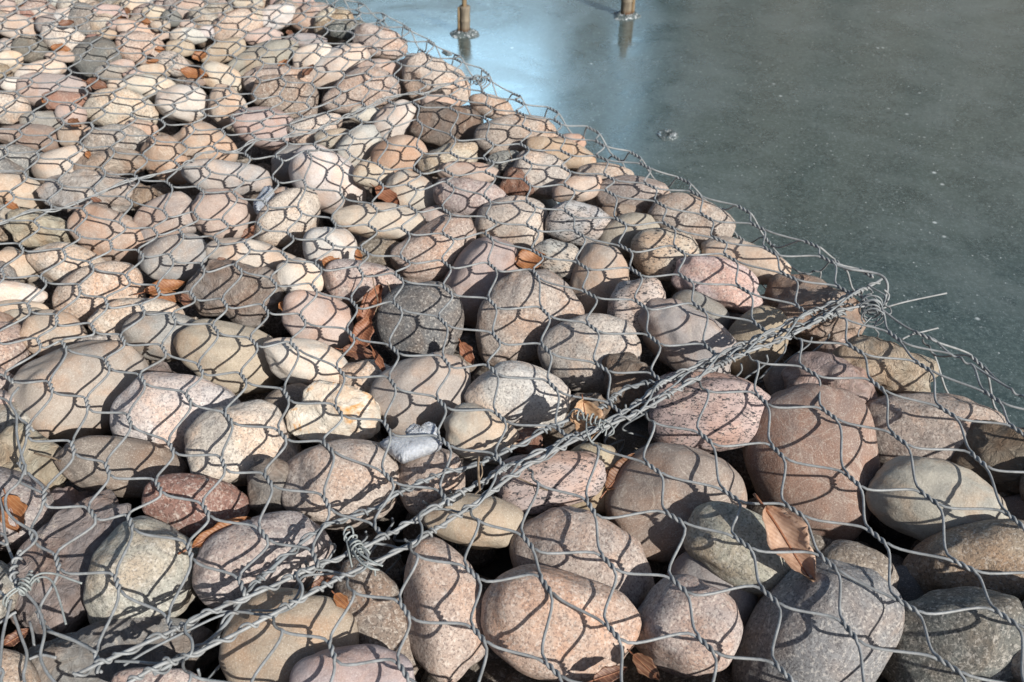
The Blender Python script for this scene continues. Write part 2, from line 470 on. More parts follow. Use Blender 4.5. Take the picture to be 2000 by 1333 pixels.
NETU = {(-4,4):(190,1293),(-3,3):(333,1221),(-2,2):(474,1149),(-1,1):(617,1095),(0,0):(740,1038),(1,-1):(869,975),(2,-2):(977,905),(3,-3):(1100,850),(4,-4):(1202,800),(5,-5):(1285,740),(6,-6):(1387,685),(7,-7):(1483,640),(8,-8):(1567,604),(9,-9):(1648,568),(-5,4):(81,1209),(-4,3):(231,1143),(-3,2):(372,1080),(-2,1):(515,1044),(-1,0):(638,981),(0,-1):(758,933),(1,-2):(867,862),(2,-3):(977,815),(3,-4):(1080,757),(4,-5):(1175,717),(5,-6):(1277,665),(6,-7):(1366,604),(7,-8):(1453,568),(8,-9):(1540,544),(9,-10):(1615,511),(-5,3):(114,1101),(-4,2):(255,1020),(-3,1):(402,996),(-2,0):(525,940),(-1,-1):(642,877),(0,-2):(757,837),(1,-3):(862,787),(2,-4):(962,725),(3,-5):(1067,685),(4,-6):(1157,642),(5,-7):(1252,595),(6,-8):(1339,547),(7,-9):(1426,505),(8,-10):(1504,493),(9,-11):(1585,478),(-6,3):(63,1047),(-5,2):(180,1002),(-4,1):(311,953),(-3,0):(437,907),(-2,-1):(552,852),(-1,-2):(662,802),(0,-3):(767,752),(1,-4):(872,707),(2,-5):(970,660),(3,-6):(1065,610),(4,-7):(1152,575),(5,-8):(1242,532),(6,-9):(1327,490),(7,-10):(1405,470),(8,-11):(1480,445),(-6,2):(89,975),(-5,1):(212,920),(-4,0):(335,875),(-3,-1):(447,817),(-2,-2):(560,772),(-1,-3):(665,725),(0,-4):(770,685),(1,-5):(865,630),(2,-6):(962,595),(3,-7):(1047,540),(4,-8):(1137,520),(5,-9):(1222,485),(6,-10):(1306,445),(7,-11):(1381,424),(8,-12):(1453,406),(-7,2):(45,915),(-6,1):(145,880),(-5,0):(255,825),(-4,-1):(370,782),(-3,-2):(477,742),(-2,-3):(575,677),(-1,-4):(685,652),(0,-5):(777,602),(1,-6):(875,570),(2,-7):(962,522),(3,-8):(1050,495),(4,-9):(1132,457),(5,-10):(1212,435),(6,-11):(1290,402),(-6,0):(172,792),(-5,-1):(280,745),(-4,-2):(392,720),(-3,-3):(497,672),(-2,-4):(592,622),(-1,-5):(692,595),(0,-6):(780,545),(1,-7):(872,517),(2,-8):(955,465),(3,-9):(1040,445),(4,-10):(1112,417),(5,-11):(1192,380),(6,-12):(1270,365),(-7,0):(102,760),(-6,-1):(211,712),(-5,-2):(321,685),(-4,-3):(422,645),(-3,-4):(520,607),(-2,-5):(615,565),(-1,-6):(705,530),(0,-7):(792,507),(1,-8):(875,462),(2,-9):(960,430),(3,-10):(1037,402),(4,-11):(1112,370),(5,-12):(1190,347),(6,-13):(1260,327),(-7,-1):(127,677),(-6,-2):(240,662),(-5,-3):(342,625),(-4,-4):(440,595),(-3,-5):(535,552),(-2,-6):(622,522),(-1,-7):(712,490),(0,-8):(792,452),(1,-9):(872,415),(2,-10):(952,387),(3,-11):(1030,360),(4,-12):(1105,330),(5,-13):(1175,310),(-8,-1):(78,672),(-7,-2):(182,640),(-6,-3):(280,605),(-5,-4):(377,577),(-4,-5):(467,527),(-3,-6):(557,502),(-2,-7):(644,476),(-1,-8):(728,446),(0,-9):(807,412),(1,-10):(879,360),(2,-11):(957,342),(3,-12):(1030,317),(4,-13):(1105,302),(5,-14):(1172,282),(-8,-2):(112,627),(-7,-3):(210,595),(-6,-4):(309,566),(-5,-5):(397,522),(-4,-6):(485,484),(-3,-7):(568,462),(-2,-8):(652,434),(-1,-9):(732,408),(0,-10):(805,370),(1,-11):(877,337),(2,-12):(955,317),(3,-13):(1025,287),(4,-14):(1095,267),(-9,-2):(59,605),(-8,-3):(157,567),(-7,-4):(251,545),(-6,-5):(337,507),(-5,-6):(424,472),(-4,-7):(508,444),(-3,-8):(586,412),(-2,-9):(668,382),(-1,-10):(744,362),(0,-11):(815,335),(1,-12):(888,305),(2,-13):(957,280),(3,-14):(1029,254),(4,-15):(1090,240),(-9,-3):(87,550),(-8,-4):(180,520),(-7,-5):(275,494),(-6,-6):(356,458),(-5,-7):(440,434),(-4,-8):(520,398),(-3,-9):(596,358),(-2,-10):(668,330),(-1,-11):(744,325),(0,-12):(820,297),(1,-13):(885,270),(2,-14):(950,237),(3,-15):(1017,225),(-9,-4):(127,495),(-8,-5):(218,480),(-7,-6):(304,452),(-6,-7):(384,422),(-5,-8):(460,382),(-4,-9):(538,352),(-3,-10):(604,300),(-2,-11):(682,302),(-1,-12):(754,278),(0,-13):(820,242),(1,-14):(886,217),(2,-15):(955,210),(3,-16):(1015,200),(-9,-5):(152,458),(-8,-6):(240,440),(-7,-7):(324,418),(-6,-8):(392,371),(-5,-9):(470,348),(-2,-12):(686,268),(-1,-13):(762,244),(0,-14):(812,205),(1,-15):(886,194),(2,-16):(947,185),(-3,-12):(636,262),(-2,-13):(702,234),(-1,-14):(764,200),(0,-15):(825,182),(1,-16):(892,170),(-2,-14):(712,208),(-1,-15):(768,182),(0,-16):(827,162),(1,-17):(892,147),(-3,-14):(658,204),(-2,-15):(716,170),(0,-17):(837,134),(1,-18):(895,120),(-4,-14):(602,208),(-3,-15):(662,174),(-5,-14):(550,194),(-4,-15):(612,168),(-6,-14):(498,190),(-5,-15):(554,156),(-7,-14):(450,178)}
NETL = {(-2,2):(536,1218),(-1,1):(680,1143),(0,0):(803,1074),(1,-1):(920,1005),(2,-2):(1040,930),(3,-3):(1152,862),(4,-4):(1262,815),(5,-5):(1367,752),(6,-6):(1462,700),(7,-7):(1546,658),(8,-8):(1633,619),(9,-9):(1705,601),(-1,2):(650,1275),(0,1):(791,1194),(1,0):(923,1122),(2,-1):(1031,1065),(3,-2):(1154,993),(4,-3):(1275,920),(5,-4):(1377,862),(6,-5):(1487,782),(7,-6):(1580,730),(8,-7):(1670,689),(9,-8):(1747,661),(10,-9):(1801,661),(0,2):(788,1314),(1,1):(935,1245),(2,0):(1066,1149),(3,-1):(1187,1101),(4,-2):(1316,1013),(5,-3):(1427,969),(6,-4):(1517,887),(7,-5):(1619,812),(8,-6):(1712,758),(9,-7):(1802,719),(10,-8):(1877,704),(2,1):(1079,1308),(3,0):(1196,1239),(4,-1):(1325,1146),(5,-2):(1448,1065),(6,-3):(1550,1002),(7,-4):(1664,943),(8,-5):(1754,863),(9,-6):(1850,806),(10,-7):(1937,779),(11,-8):(1985,776),(4,0):(1376,1263),(5,-1):(1502,1167),(6,-2):(1616,1104),(7,-3):(1712,1050),(8,-4):(1814,975),(9,-5):(1910,902),(10,-6):(1991,845),(5,0):(1529,1320),(6,-1):(1658,1236),(7,-2):(1769,1185),(8,-3):(1880,1110),(9,-4):(1979,1020),(7,-1):(1850,1305),(8,-2):(1961,1212)}
# ------------------------------------------------------------------ the edge of the stone pile (image outline laid onto the pile's top plane)
EDGE_PX = [(-60, -420), (330, -170), (650, -12), (770, 42), (850, 90), (905, 120), (965, 165), (1065, 216), (1180, 275), (1265, 324), (1330, 356),
           (1400, 390), (1470, 430), (1500, 458), (1590, 484), (1640, 513), (1700, 548), (1752, 588), (1812, 640), (1900, 705), (1990, 772), (2120, 870), (2400, 1080), (2900, 1500), (3300, 2100)]
EDGE = np.array([at(x, y, 0)[:2] for x, y in EDGE_PX])
def edge_dist(p):
    """signed distance beyond the edge (positive over the water), foot point, outward normal"""
    best = None
    for a, b in zip(EDGE[:-1], EDGE[1:]):
        d = b-a; L = d@d; t = min(1, max(0, (p-a)@d/L)); q = a+d*t; e = p-q; s = np.hypot(*e)
        if best is None or s < best[0]:
            n = np.array([-d[1], d[0]])/math.sqrt(L)
            n = -n if n@np.array([1, .6]) < 0 else n
            best = (s, q, n, e@n)
    s, q, n, sg = best
    return (s if sg > 0 else -s), q, n
def drape(p, z=0.0, R=.035):
    """a point of the flat net, folded down over the water side when it lies beyond the edge"""
    d, q, n = edge_dist(p)
    if d <= 0: return np.array([p[0], p[1], z])
    a = min(d/R, math.pi/2)
    o = q + n*(R*math.sin(a)); zz = z - R*(1-math.cos(a)) - max(0, d-R*math.pi/2)
    o = o + n*(.12*max(0, d-R*math.pi/2))
    return np.array([o[0], o[1], zz])

# ------------------------------------------------------------------ ground, ice, far shore
def ice_mat():
    t = NT('pond_ice'); g = t.n('ShaderNodeNewGeometry'); V = g.outputs['Position']
    big = t.noise(V, 1.3, 4, .6, .5); mid = t.noise(V, 9, 6, .7, .4); fine = t.noise(V, 90, 5, .75, .2); spk = t.noise(V, 260, 2, .6)
    grit = t.noise(V, 170, 6, .85, .1)
    c = t.mix(t.ramp(t.math('ADD', t.math('MULTIPLY', mid, .5), t.math('MULTIPLY', fine, .5)), [(.38, 0), (.62, 1)]), ICE_A, ICE_B)
    c = t.mix(t.ramp(grit, [(.50, 0), (.66, .6)]), c, (.22, .28, .28))
    for sc, sel0, a in ((70, .72, .8), (190, .80, 1.0), (26, .93, .8)):  # pale frost specks; ice glints are painted in as white dots too
        vo = t.n('ShaderNodeTexVoronoi'); vo.inputs['Scale'].default_value = sc; t.l(V, vo.inputs['Vector'])
        dot = t.ramp(vo.outputs['Distance'], [(.06, 1), (.16, 0)]); sx = t.n('ShaderNodeSeparateColor'); t.l(vo.outputs['Color'], sx.inputs[0])
        c = t.mix(t.math('MULTIPLY', dot, t.math('MULTIPLY', t.ramp(sx.outputs[0], [(sel0, 0), (sel0+.05, 1)]), a)), c, (.60, .66, .67))
    patch = t.ramp(t.noise(V, 16, 8, .85, .3), [(.60, 0), (.72, .9)])
    cl = t.noise(V, 2.6, 7, .72, .8); c = t.mix(t.ramp(cl, [(.48, 0), (.68, .5)]), c, (.15, .185, .185))
    t.l(t.ramp(cl, [(.35, .09), (.65, .24)]), t.b.inputs['Coat Roughness'])
    c = t.mix(t.math('MULTIPLY', patch, t.ramp(grit, [(.48, 0), (.58, 1)])), c, (.62, .67, .68))
    t.l(c, t.b.inputs['Base Color'])
    rr = t.math('ADD', t.math('MULTIPLY', mid, .16), ICE_R); t.l(rr, t.b.inputs['Roughness'])
    t.b.inputs['IOR'].default_value = 1.31; t.b.inputs['Coat Weight'].default_value = 1; t.b.inputs['Coat Roughness'].default_value = .16; t.b.inputs['Coat IOR'].default_value = 1.6; t.b.inputs['Specular IOR Level'].default_value = .5
    t.bump(t.math('ADD', t.math('MULTIPLY', spk, .5), t.math('MULTIPLY', fine, .5)), .35, .002)
    return t.m
ICE_A, ICE_B, ICE_R = (.028, .046, .044), (.066, .094, .088), .20
BUILDINGS = [('long low grey-brown building across the frozen pond', -24, 1.4, 26, 8.4), ('narrow tall brown tower house across the pond', 1.75, 3.1, 27, 14.5), ('broad tall brown apartment building across the pond', 5.2, 42, 27, 16.5)]
ice = mesh_obj('pond_ice', [(-60, -60, WATER), (120, -60, WATER), (120, 160, WATER), (-60, 160, WATER)], [(0, 1, 2, 3)], ice_mat(), smooth=False)
tag(ice, kind='structure')
t = NT('earth'); tc = t.n('ShaderNodeNewGeometry'); f = t.noise(tc.outputs['Position'], 40, 6, .7)
t.l(t.ramp(f, [(.3, (.030, .024, .018)), (.7, (.085, .068, .05))]), t.b.inputs['Base Color']); t.b.inputs['Roughness'].default_value = .95; t.bump(f, .8, .01)
M_EARTH = t.m
ring = [(e[0], e[1]) for e in EDGE]; ring = [(x-.10, y-.05) for x, y in ring] + [(3.0, -6.0), (-30, -6), (-30, 20)]
bank = mesh_obj('bank_ground', [(x, y, -.19) for x, y in ring] + [(x, y, -.6) for x, y in ring],
                [tuple(range(len(ring)))] + [(i, (i+1) % len(ring), len(ring)+(i+1) % len(ring), len(ring)+i) for i in range(len(ring))], M_EARTH, smooth=False)
tag(bank, kind='structure')

# ------------------------------------------------------------------ stones
CO = dict(m=(.27, .18, .155), a=(.50, .345, .275), h=(.44, .425, .37), u=(.28, .29, .295), t=(.455, .372, .295), c=(.53, .465, .375), w=(.53, .50, .455), p=(.47, .362, .315), r=(.30, .155, .11), b=(.27, .215, .17), g=(.29, .283, .27),
          k=(.155, .165, .158), v=(.36, .31, .295), y=(.42, .335, .225), n=(.31, .298, .26), o=(.42, .30, .21))
bm = bmesh.new(); bmesh.ops.create_icosphere(bm, subdivisions=5, radius=1)
ICO5 = (np.array([v.co for v in bm.verts]), np.array([[v.index for v in f.verts] for f in bm.faces])); bm.free()
bm = bmesh.new(); bmesh.ops.create_icosphere(bm, subdivisions=4, radius=1)
ICO4 = (np.array([v.co for v in bm.verts]), np.array([[v.index for v in f.verts] for f in bm.faces])); bm.free()
bm = bmesh.new(); bmesh.ops.create_icosphere(bm, subdivisions=3, radius=1)
ICO3 = (np.array([v.co for v in bm.verts]), np.array([[v.index for v in f.verts] for f in bm.faces])); bm.free()
def pebble(rng, tex, lod=ICO4):
    V, F = lod; V = V.copy()
    p = rng.uniform(2.0, 2.6)
    if tex == 'f' or tex == 'q': p = rng.uniform(2.2, 3.0)
    V /= ((np.abs(V)**p).sum(1)**(1/p))[:, None]
    e = rng.uniform(-.16, .16); V[:, 1:] *= (1+e*V[:, :1])
    e = rng.uniform(-.10, .10); V[:, 0] *= (1+e*V[:, 1])
    blocky = rng.random() < .45 and tex in 'sg'
    if rng.random() < .5: V[:, 2] *= 1; V[:, 0] += rng.uniform(-.10, .10)*(V[:, 1]**2)
    ncut = 7 if blocky else dict(s=3, g=3, d=3, f=9, b=6, q=5)[tex]; soft = dict(s=.45, g=.45, d=.5, f=.85, b=.7, q=.85)[tex]
    for _ in range(ncut):
        n = rng.normal(size=3); n /= np.linalg.norm(n); h = rng.uniform(.68, .95) if tex in 'fqb' else rng.uniform(.78, .96)
        s = V@n; k = 18.0 if tex in 'fq' else 15.0 if blocky else 9.0
        ex = np.logaddexp(0, k*(s-h))/k
        V -= ex[:, None]*n[None]*(.72 if blocky else soft)
    d = np.zeros(len(V))
    for fr, am, cnt in ((1.6, .032, 5), (3.4, .017, 6), (7.5, .0065, 8)):
        if tex in 'fq': am *= 2.0
        for _ in range(cnt):
            w = rng.normal(size=3)*fr; d += am*np.sin(V@w+rng.uniform(0, 6.28))
    if tex in 'fq':
        for _ in range(14):
            w = rng.normal(size=3)*14; d += .004*np.sin(V@w+rng.uniform(0, 6.28))
    V *= (1+d)[:, None]
    V -= (V.max(0)+V.min(0))/2; V /= (V.max(0)-V.min(0))/2
    return V, F
def place_stone(i, row, lod):
    cx, cy, rx, ry, ang, col, tex, lvl = row
    rng = np.random.default_rng(1000+i)
    d = ray(cx, cy); view = d/np.linalg.norm(d); a = math.radians(ang)
    X = R_*math.cos(a) - U_*math.sin(a); X -= view*(X@view); X /= np.linalg.norm(X)
    Zv = -view; Y = np.cross(Zv, X)
    k = .80*min(rx, ry)**.6*(rx*ry)**.2/1.0                      # half thickness along the line of sight, px
    k *= rng.uniform(.92, 1.08)
    lift = rng.uniform(.0, .006)+.0035
    sl = math.cos(math.atan(math.hypot(cx-1000, cy-666.5)/FPX))
    depth = 1.0
    for _ in range(12):
        A = rx*depth/FPX; B = ry*depth/FPX; Cc = k*depth/FPX
        hz = math.sqrt((X[2]*A)**2+(Y[2]*B)**2+(Zv[2]*Cc)**2)
        ztop = -lift - lvl*.018
        zc = ztop-hz; depth = (zc-HCAM)/d[2]
    c = CAM+d*depth
    V, F = pebble(rng, tex, lod)
    sx, sy = 1/ sl**0.0, 1.0
    V = V*np.array([A*1.035, B*1.035, Cc])
    o = mesh_obj('cobble_stone', V, F, SM[tex])
    M = Matrix(((X[0], Y[0], Zv[0]), (X[1], Y[1], Zv[1]), (X[2], Y[2], Zv[2]))).to_4x4(); M.translation = Vector(c)
    o.matrix_world = M
    cc = np.array(CO[col]); cc = cc*.78 + cc.mean()*.22*np.array([1.02, 1, .97])
    base = cc*rng.uniform(.86, 1.12)*np.array([rng.uniform(.96, 1.05), 1, rng.uniform(.94, 1.08)])
    o.color = (*[float(x) for x in base], 1)
    return o, c, (A, B, Cc)
ROWS = []
for ln in STONES.strip().splitlines():
    w = ln.split(); ROWS.append((*[float(x) for x in w[:5]], w[5], w[6], float(w[7])))
STONE = []
for i, r in enumerate(ROWS):
    o, c, s = place_stone(i, r, ICO5 if max(r[2], r[3]) > 85 else ICO4 if max(r[2], r[3]) > 28 else ICO3)
    STONE.append((o, c, s, r))

# the stones underneath and round about that nobody could count: one object
rng = np.random.default_rng(7); tones = []
cs = np.array([c for _, c, _, _ in STONE]); vs = []; fs = []; nf = 0
bases = [pebble(rng, 's', ICO3) for _ in range(8)]
lods = [(v, f) for v, f in bases]
def add_fill(c, r, up=True):
    global nf
    cc = np.array(CO[rng.choice(list('tttccwpppgbvyn'))]) if up else np.array([.20, .17, .14])  # stones below the top layer get a darker colour to deepen gap shade
    cc = cc*rng.uniform(.8, 1.05); cc = cc*.86+cc.mean()*.14
    tones.append(np.tile([*cc, 1.0], (len(ICO3[0]), 1)))
    V, F = lods[rng.integers(8)]
    q = rng.normal(size=4); q /= np.linalg.norm(q); w, x, y, z = q
    Rm = np.array([[1-2*(y*y+z*z), 2*(x*y-z*w), 2*(x*z+y*w)], [2*(x*y+z*w), 1-2*(x*x+z*z), 2*(y*z-x*w)], [2*(x*z-y*w), 2*(y*z+x*w), 1-2*(x*x+y*y)]])
    vs.append((V*np.array([1.25, 1, .8])*r)@Rm.T + c); fs.append(F+nf); nf += len(V)
def in_view(p):
    q = p-CAM; z = q@F_
    if z < .1: return False
    u = q@R_/z*FPX+1000; v = 666.5-q@U_/z*FPX
    return -20 < u < 2020 and -20 < v < 1353
step = .072
for gy in np.arange(-.6, 5.2, step):
    for gx in np.arange(-3.2, 3.0, step):
        p = np.array([gx, gy])+rng.uniform(-.03, .03, 2)
        d, q, n = edge_dist(p)
        if d > -.03: continue
        if gy > 3.2 and gx < -2.6: continue
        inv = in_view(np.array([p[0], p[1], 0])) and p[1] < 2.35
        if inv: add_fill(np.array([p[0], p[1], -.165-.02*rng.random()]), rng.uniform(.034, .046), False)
        else: add_fill(np.array([p[0], p[1], -.05-.02*rng.random()]), rng.uniform(.032, .052))
# water-side face of the pile
for a, b in zip(EDGE[:-1], EDGE[1:]):
    L = np.hypot(*(b-a)); m = max(1, int(L/.075)); d = (b-a)/L; n = np.array([-d[1], d[0]]); n = -n if n@np.array([1, .6]) < 0 else n
    for k in range(m):
        q = a+(b-a)*((k+.5)/m)
        if q[1] < -1 or q[1] > 5: continue
        for z in (-.115, -.18, -.245): add_fill(np.array([*(q-n*(.055-.02*rng.random())), z]), rng.uniform(.032, .042))
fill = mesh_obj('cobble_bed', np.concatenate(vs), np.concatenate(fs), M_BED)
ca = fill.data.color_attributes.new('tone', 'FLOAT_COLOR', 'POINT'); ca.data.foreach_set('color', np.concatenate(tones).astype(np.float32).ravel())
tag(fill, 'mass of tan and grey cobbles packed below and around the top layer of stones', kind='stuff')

# ------------------------------------------------------------------ the hexagonal nets
def lattice(px_nodes, irange, jrange, keep):
    ks = np.array(list(px_nodes.keys()), float)
    Wp = np.array([at(x, y, 0)[:2] for x, y in px_nodes.values()])
    A = np.c_[ks, np.ones(len(ks))]; co, *_ = np.linalg.lstsq(A, Wp, rcond=None)
    res = Wp-A@co; out = {}
    known = {tuple(map(int, k)): w for k, w in zip(ks, Wp)}
    for i in irange:
        for j in jrange:
            if not keep(i, j): continue
            if (i, j) in known: out[(i, j)] = known[(i, j)]; continue
            d2 = ((ks-[i, j])**2).sum(1); w = 1/(d2+.3)**1.6
            fade = 1/(1+(d2.min()/36))
            out[(i, j)] = np.array([i, j, 1.])@co + (w[:, None]*res).sum(0)/w.sum()*fade
    return out
WR = .00162
def net(nodes, ext, wires, lift=.0, seed=1, tight=None):
    """hex mesh: node = one double twist; i-wires and j-wires run through all twists of their row"""
    rg = np.random.default_rng(seed)
    P3 = {}; Ax = {}; Nn = {}
    hz = {k: lift+rg.uniform(-.001, .004) for k in nodes}
    for k, p in nodes.items(): P3[k] = drape(p, hz[k])
    for k, p in nodes.items():
        i, j = k
        f = [nodes[q] for q in ((i+1, j), (i, j+1)) if q in nodes]; b = [nodes[q] for q in ((i-1, j), (i, j-1)) if q in nodes]
        if not f and not b: continue
        a = (np.mean(f, 0) if f else p) - (np.mean(b, 0) if b else p)
        a = a/np.linalg.norm(a); e = rg.normal()*.08; a = np.array([a[0]-e*a[1], a[1]+e*a[0]])
        q0 = drape(p-a*.01, hz[k]); q1 = drape(p+a*.01, hz[k]); u = q1-q0; u /= np.linalg.norm(u)
        s0 = np.array([-a[1], a[0]]); r1 = drape(p+s0*.01, hz[k])-drape(p-s0*.01, hz[k]); n = np.cross(u, r1); n /= np.linalg.norm(n)
        if n[2] < 0: n = -n
        Ax[k] = u; Nn[k] = n
    HL = .0135
    def strand(k, side):
        c, u, n = P3[k], Ax[k], Nn[k]; w = np.cross(n, u)
        t = np.linspace(0, 1, 13); ang = side + t*3*math.pi
        taper = 1+.25*np.abs(2*t-1)**4
        return c + u*((t-.5)*2*HL)[:, None] + WR*.98*taper[:, None]*(w*np.cos(ang)[:, None] + n*np.sin(ang)[:, None])
    def link(a, ta, b, tb):
        L = np.linalg.norm(b-a); m0 = ta*L*.62; m1 = tb*L*.62; t = np.linspace(0, 1, 9)[1:-1, None]
        sag = -np.array([0, 0, 1.])*.0012*np.sin(math.pi*t)
        return (2*t**3-3*t**2+1)*a+(t**3-2*t**2+t)*m0+(-2*t**3+3*t**2)*b+(t**3-t**2)*m1+sag
    for axis in (0, 1):
        lines = {}
        for k in Ax: lines.setdefault(k[1-axis], []).append(k)
        for _, ks in lines.items():
            ks.sort(key=lambda q: q[axis]); run = []; prev = None
            # which side of the twist does this family enter? (looking along the axis)
            for k in ks:
                if prev is not None and (k[axis]-prev[axis] != 1 or P3[k][2] < WATER-.03):
                    if len(run) > 1: wires.add(np.concatenate(run), WR)
                    run = []; prev = None
                if P3[k][2] < WATER-.03: continue
                # entering side from where the previous twist lies
                w = np.cross(Nn[k], Ax[k]); q = (k[0]-1, k[1]) if axis == 0 else (k[0], k[1]-1)
                src = P3[q] if q in P3 else P3[k]-((P3[(k[0]+1, k[1])] if (k[0]+1, k[1]) in P3 else P3[k]+w) - P3[k]) if axis == 0 else (P3[q] if q in P3 else P3[k]-w)
                side = 0.0 if (src-P3[k])@w > 0 else math.pi
                if q not in P3: # infer from the other family
                    q2 = (k[0], k[1]-1) if axis == 0 else (k[0]-1, k[1])
                    if q2 in P3: side = math.pi if (P3[q2]-P3[k])@w > 0 else 0.0
                s = strand(k, side)
                if prev is not None: run.append(link(run[-1][-1], Ax[prev], s[0], Ax[k]))
                elif k in ext: run.append(ext[k](s, axis, 'in'))
                run.append(s); prev = k
            if len(run) > 1 or (run and prev): wires.add(np.concatenate(run), WR)
    return P3, Ax, Nn

# upper panel: ends on its seam wire (i+j = 0)
SEAM_U = [(141, 1320), (190, 1301), (339, 1232), (426, 1191), (500, 1158), (600, 1113), (725, 1060), (860, 985), (992, 908), (1112, 857), (1210, 807), (1297, 750), (1399, 697), (1492, 650), (1579, 616), (1660, 577), (1700, 556), (1724, 541)]
SEAM_L = [(230, 1345), (312, 1302), (384, 1272), (519, 1209), (668, 1131), (794, 1065), (908, 996), (1025, 917), (1137, 852), (1250, 805), (1350, 747), (1444, 694), (1537, 655), (1624, 613), (1693, 595), (1725, 606)]
def upx(p): 
    q = np.array([*p, 0])-CAM; z = q@F_; return (q@R_/z*FPX+1000, 666.5-q@U_/z*FPX) if z > .05 else None
XW = {}
def keepU(i, j):
    if i+j > 0: return False
    return -46 <= i+j
NU = lattice(NETU, range(-48, 26), range(-36, 18), keepU)
LEFT = [(-60, 700), (20, 745), (30, 900), (8, 1000), (40, 1080), (55, 1180), (80, 1260), (130, 1345)]
def ok_u(k, p):
    if k in NETU: return True
    q = upx(p)
    if q is None: return False
    x, y = q
    if x < -420 or y < -330 or x > 2300 or y > 1700: return False
    if k[0]+k[1] > -6 and x < 60 and y > 700: return False
    xe = np.interp(y, [a[1] for a in LEFT], [a[0] for a in LEFT])
    if y > 745 and x < xe: return False
    d, _, _ = edge_dist(p)
    return d < .30
NU = {k: p for k, p in NU.items() if ok_u(k, p)}
tub = Tubes(7)
net(NU, {}, tub, 0.0, 3)
top_net = empty('wire_netting', at(700, 700))
tag(top_net, 'large upper sheet of grey hexagonal wire netting stretched over the cobbles behind the laced seam', 'wire netting', 'sheets of gabion netting')
tub.build('hexagonal_mesh', M_WIRE, top_net)
_r = np.random.default_rng(4); SEAM_U = [(x+_r.uniform(-4, 4), y+_r.uniform(-5, 5)) for x, y in SEAM_U]; SEAM_L = [(x+_r.uniform(-4, 4), y+_r.uniform(-5, 5)) for x, y in SEAM_L]
e = Tubes(9); e.add(crv([at(x, y, .001) for x, y in SEAM_U]), .0021); e.build('edge_wire', M_WIRE, top_net)

def keepL(i, j): return 0 <= i+j <= 22
NL = lattice(NETL, range(-8, 34), range(-22, 16), keepL)
def ok_l(k, p):
    if k in NETL: return True
    q = upx(p)
    if q is None: return False
    x, y = q
    if x < 60 or x > 2700 or y > 1900 or y < 560: return False
    if k[0]+k[1] == 0 and x > 1730: return False
    d, _, _ = edge_dist(p); return d < .30
NL = {k: p for k, p in NL.items() if ok_l(k, p)}
tub = Tubes(7); net(NL, {}, tub, .002, 5)
low_net = empty('wire_netting', at(1500, 1100))
tag(low_net, 'lower sheet of grey hexagonal netting over the big cobbles in front of the laced seam', 'wire netting', 'sheets of gabion netting')
tub.build('hexagonal_mesh', M_WIRE, low_net)
e = Tubes(9); e.add(crv([at(x, y, .003) for x, y in SEAM_L]), .0021); e.build('edge_wire', M_WIRE, low_net)


# ------------------------------------------------------------------ seam: wraps, lacing, diaphragm
def px3(pts, z): return [at(x, y, z if np.isscalar(z) else z[i]) for i, (x, y) in enumerate(pts)]
def arclen(P): return np.concatenate([[0], np.cumsum(np.linalg.norm(np.diff(P, axis=0), axis=1))])
def resample(P, s): L = arclen(P); return np.stack([np.interp(s, L, P[:, i]) for i in range(3)], 1)
def wrap(core, rad, rg, pitch=(.012, .045), z0=0):
    """a wire wound round a core wire: tight turns alternate with long lazy ones"""
    L = arclen(core)[-1]; s = 0; ang = 0; S_, A_ = [0], [0]
    while s < L:
        p = rg.uniform(*pitch) if rg.random() < .72 else rg.uniform(.0055, .008)
        s += p; ang += 2*math.pi; S_.append(s); A_.append(ang)
    ss = np.linspace(0, L, int(L/.0011)); aa = np.interp(ss, S_, A_)
    C = resample(core, ss); T = np.gradient(C, axis=0); T /= np.linalg.norm(T, axis=1)[:, None]
    n = np.array([0, 0, 1.])-T*T[:, 2:3]; n /= np.linalg.norm(n, axis=1)[:, None]; b = np.cross(T, n)
    r = rad*(1+.18*np.sin(aa*.37+1))
    return C + r[:, None]*(n*np.cos(aa)[:, None]+b*np.sin(aa)[:, None])
rg = np.random.default_rng(11)
SU = crv(px3(SEAM_U, .001), 12); SL = crv(px3(SEAM_L, .003), 12)
t1 = Tubes(7); t1.add(wrap(SU, .0038, rg), WR*.95); t1.build('wound_wire', M_WIRE, top_net)
t1 = Tubes(7); t1.add(wrap(SL, .0038, rg), WR*.95); t1.build('wound_wire', M_WIRE, low_net)
# lacing wire looping loosely round both edge wires
lace = empty('lacing_wire', at(1040, 890))
tag(lace, 'long loosely spiralling grey wire that laces the two netting edges together across the cobbles', 'lacing wire')
Lm = min(arclen(SU)[-1], arclen(SL)[-1])
def between(nturn, amp, ph, zlow, jit):
    n = 900; u = np.linspace(.03, .985, n); A = resample(SU, u*arclen(SU)[-1]); B = resample(SL, u*arclen(SL)[-1])
    mid = (A+B)/2; hw = (B-A)/2; w = np.linalg.norm(hw, axis=1); hwn = hw/w[:, None]
    th = ph + u*nturn*2*math.pi + jit*np.sin(u*23+ph); c = np.cos(th); s_ = np.sin(th)
    c = np.sign(c)*np.abs(c)**.7
    return mid + hwn*((w*amp+.0035)*c)[:, None] + np.array([0, 0, 1.])*(s_*.007-zlow)[:, None]
t1 = Tubes(7); t1.add(between(13, 1.0, .4, 0, 1.2), WR*.95); t1.build('spiral_wire', M_LACE, lace)
t1 = Tubes(7); t1.add(between(5, .5, 2.1, .004, 2.6), WR*.9); t1.build('second_spiral_wire', M_LACE, lace)
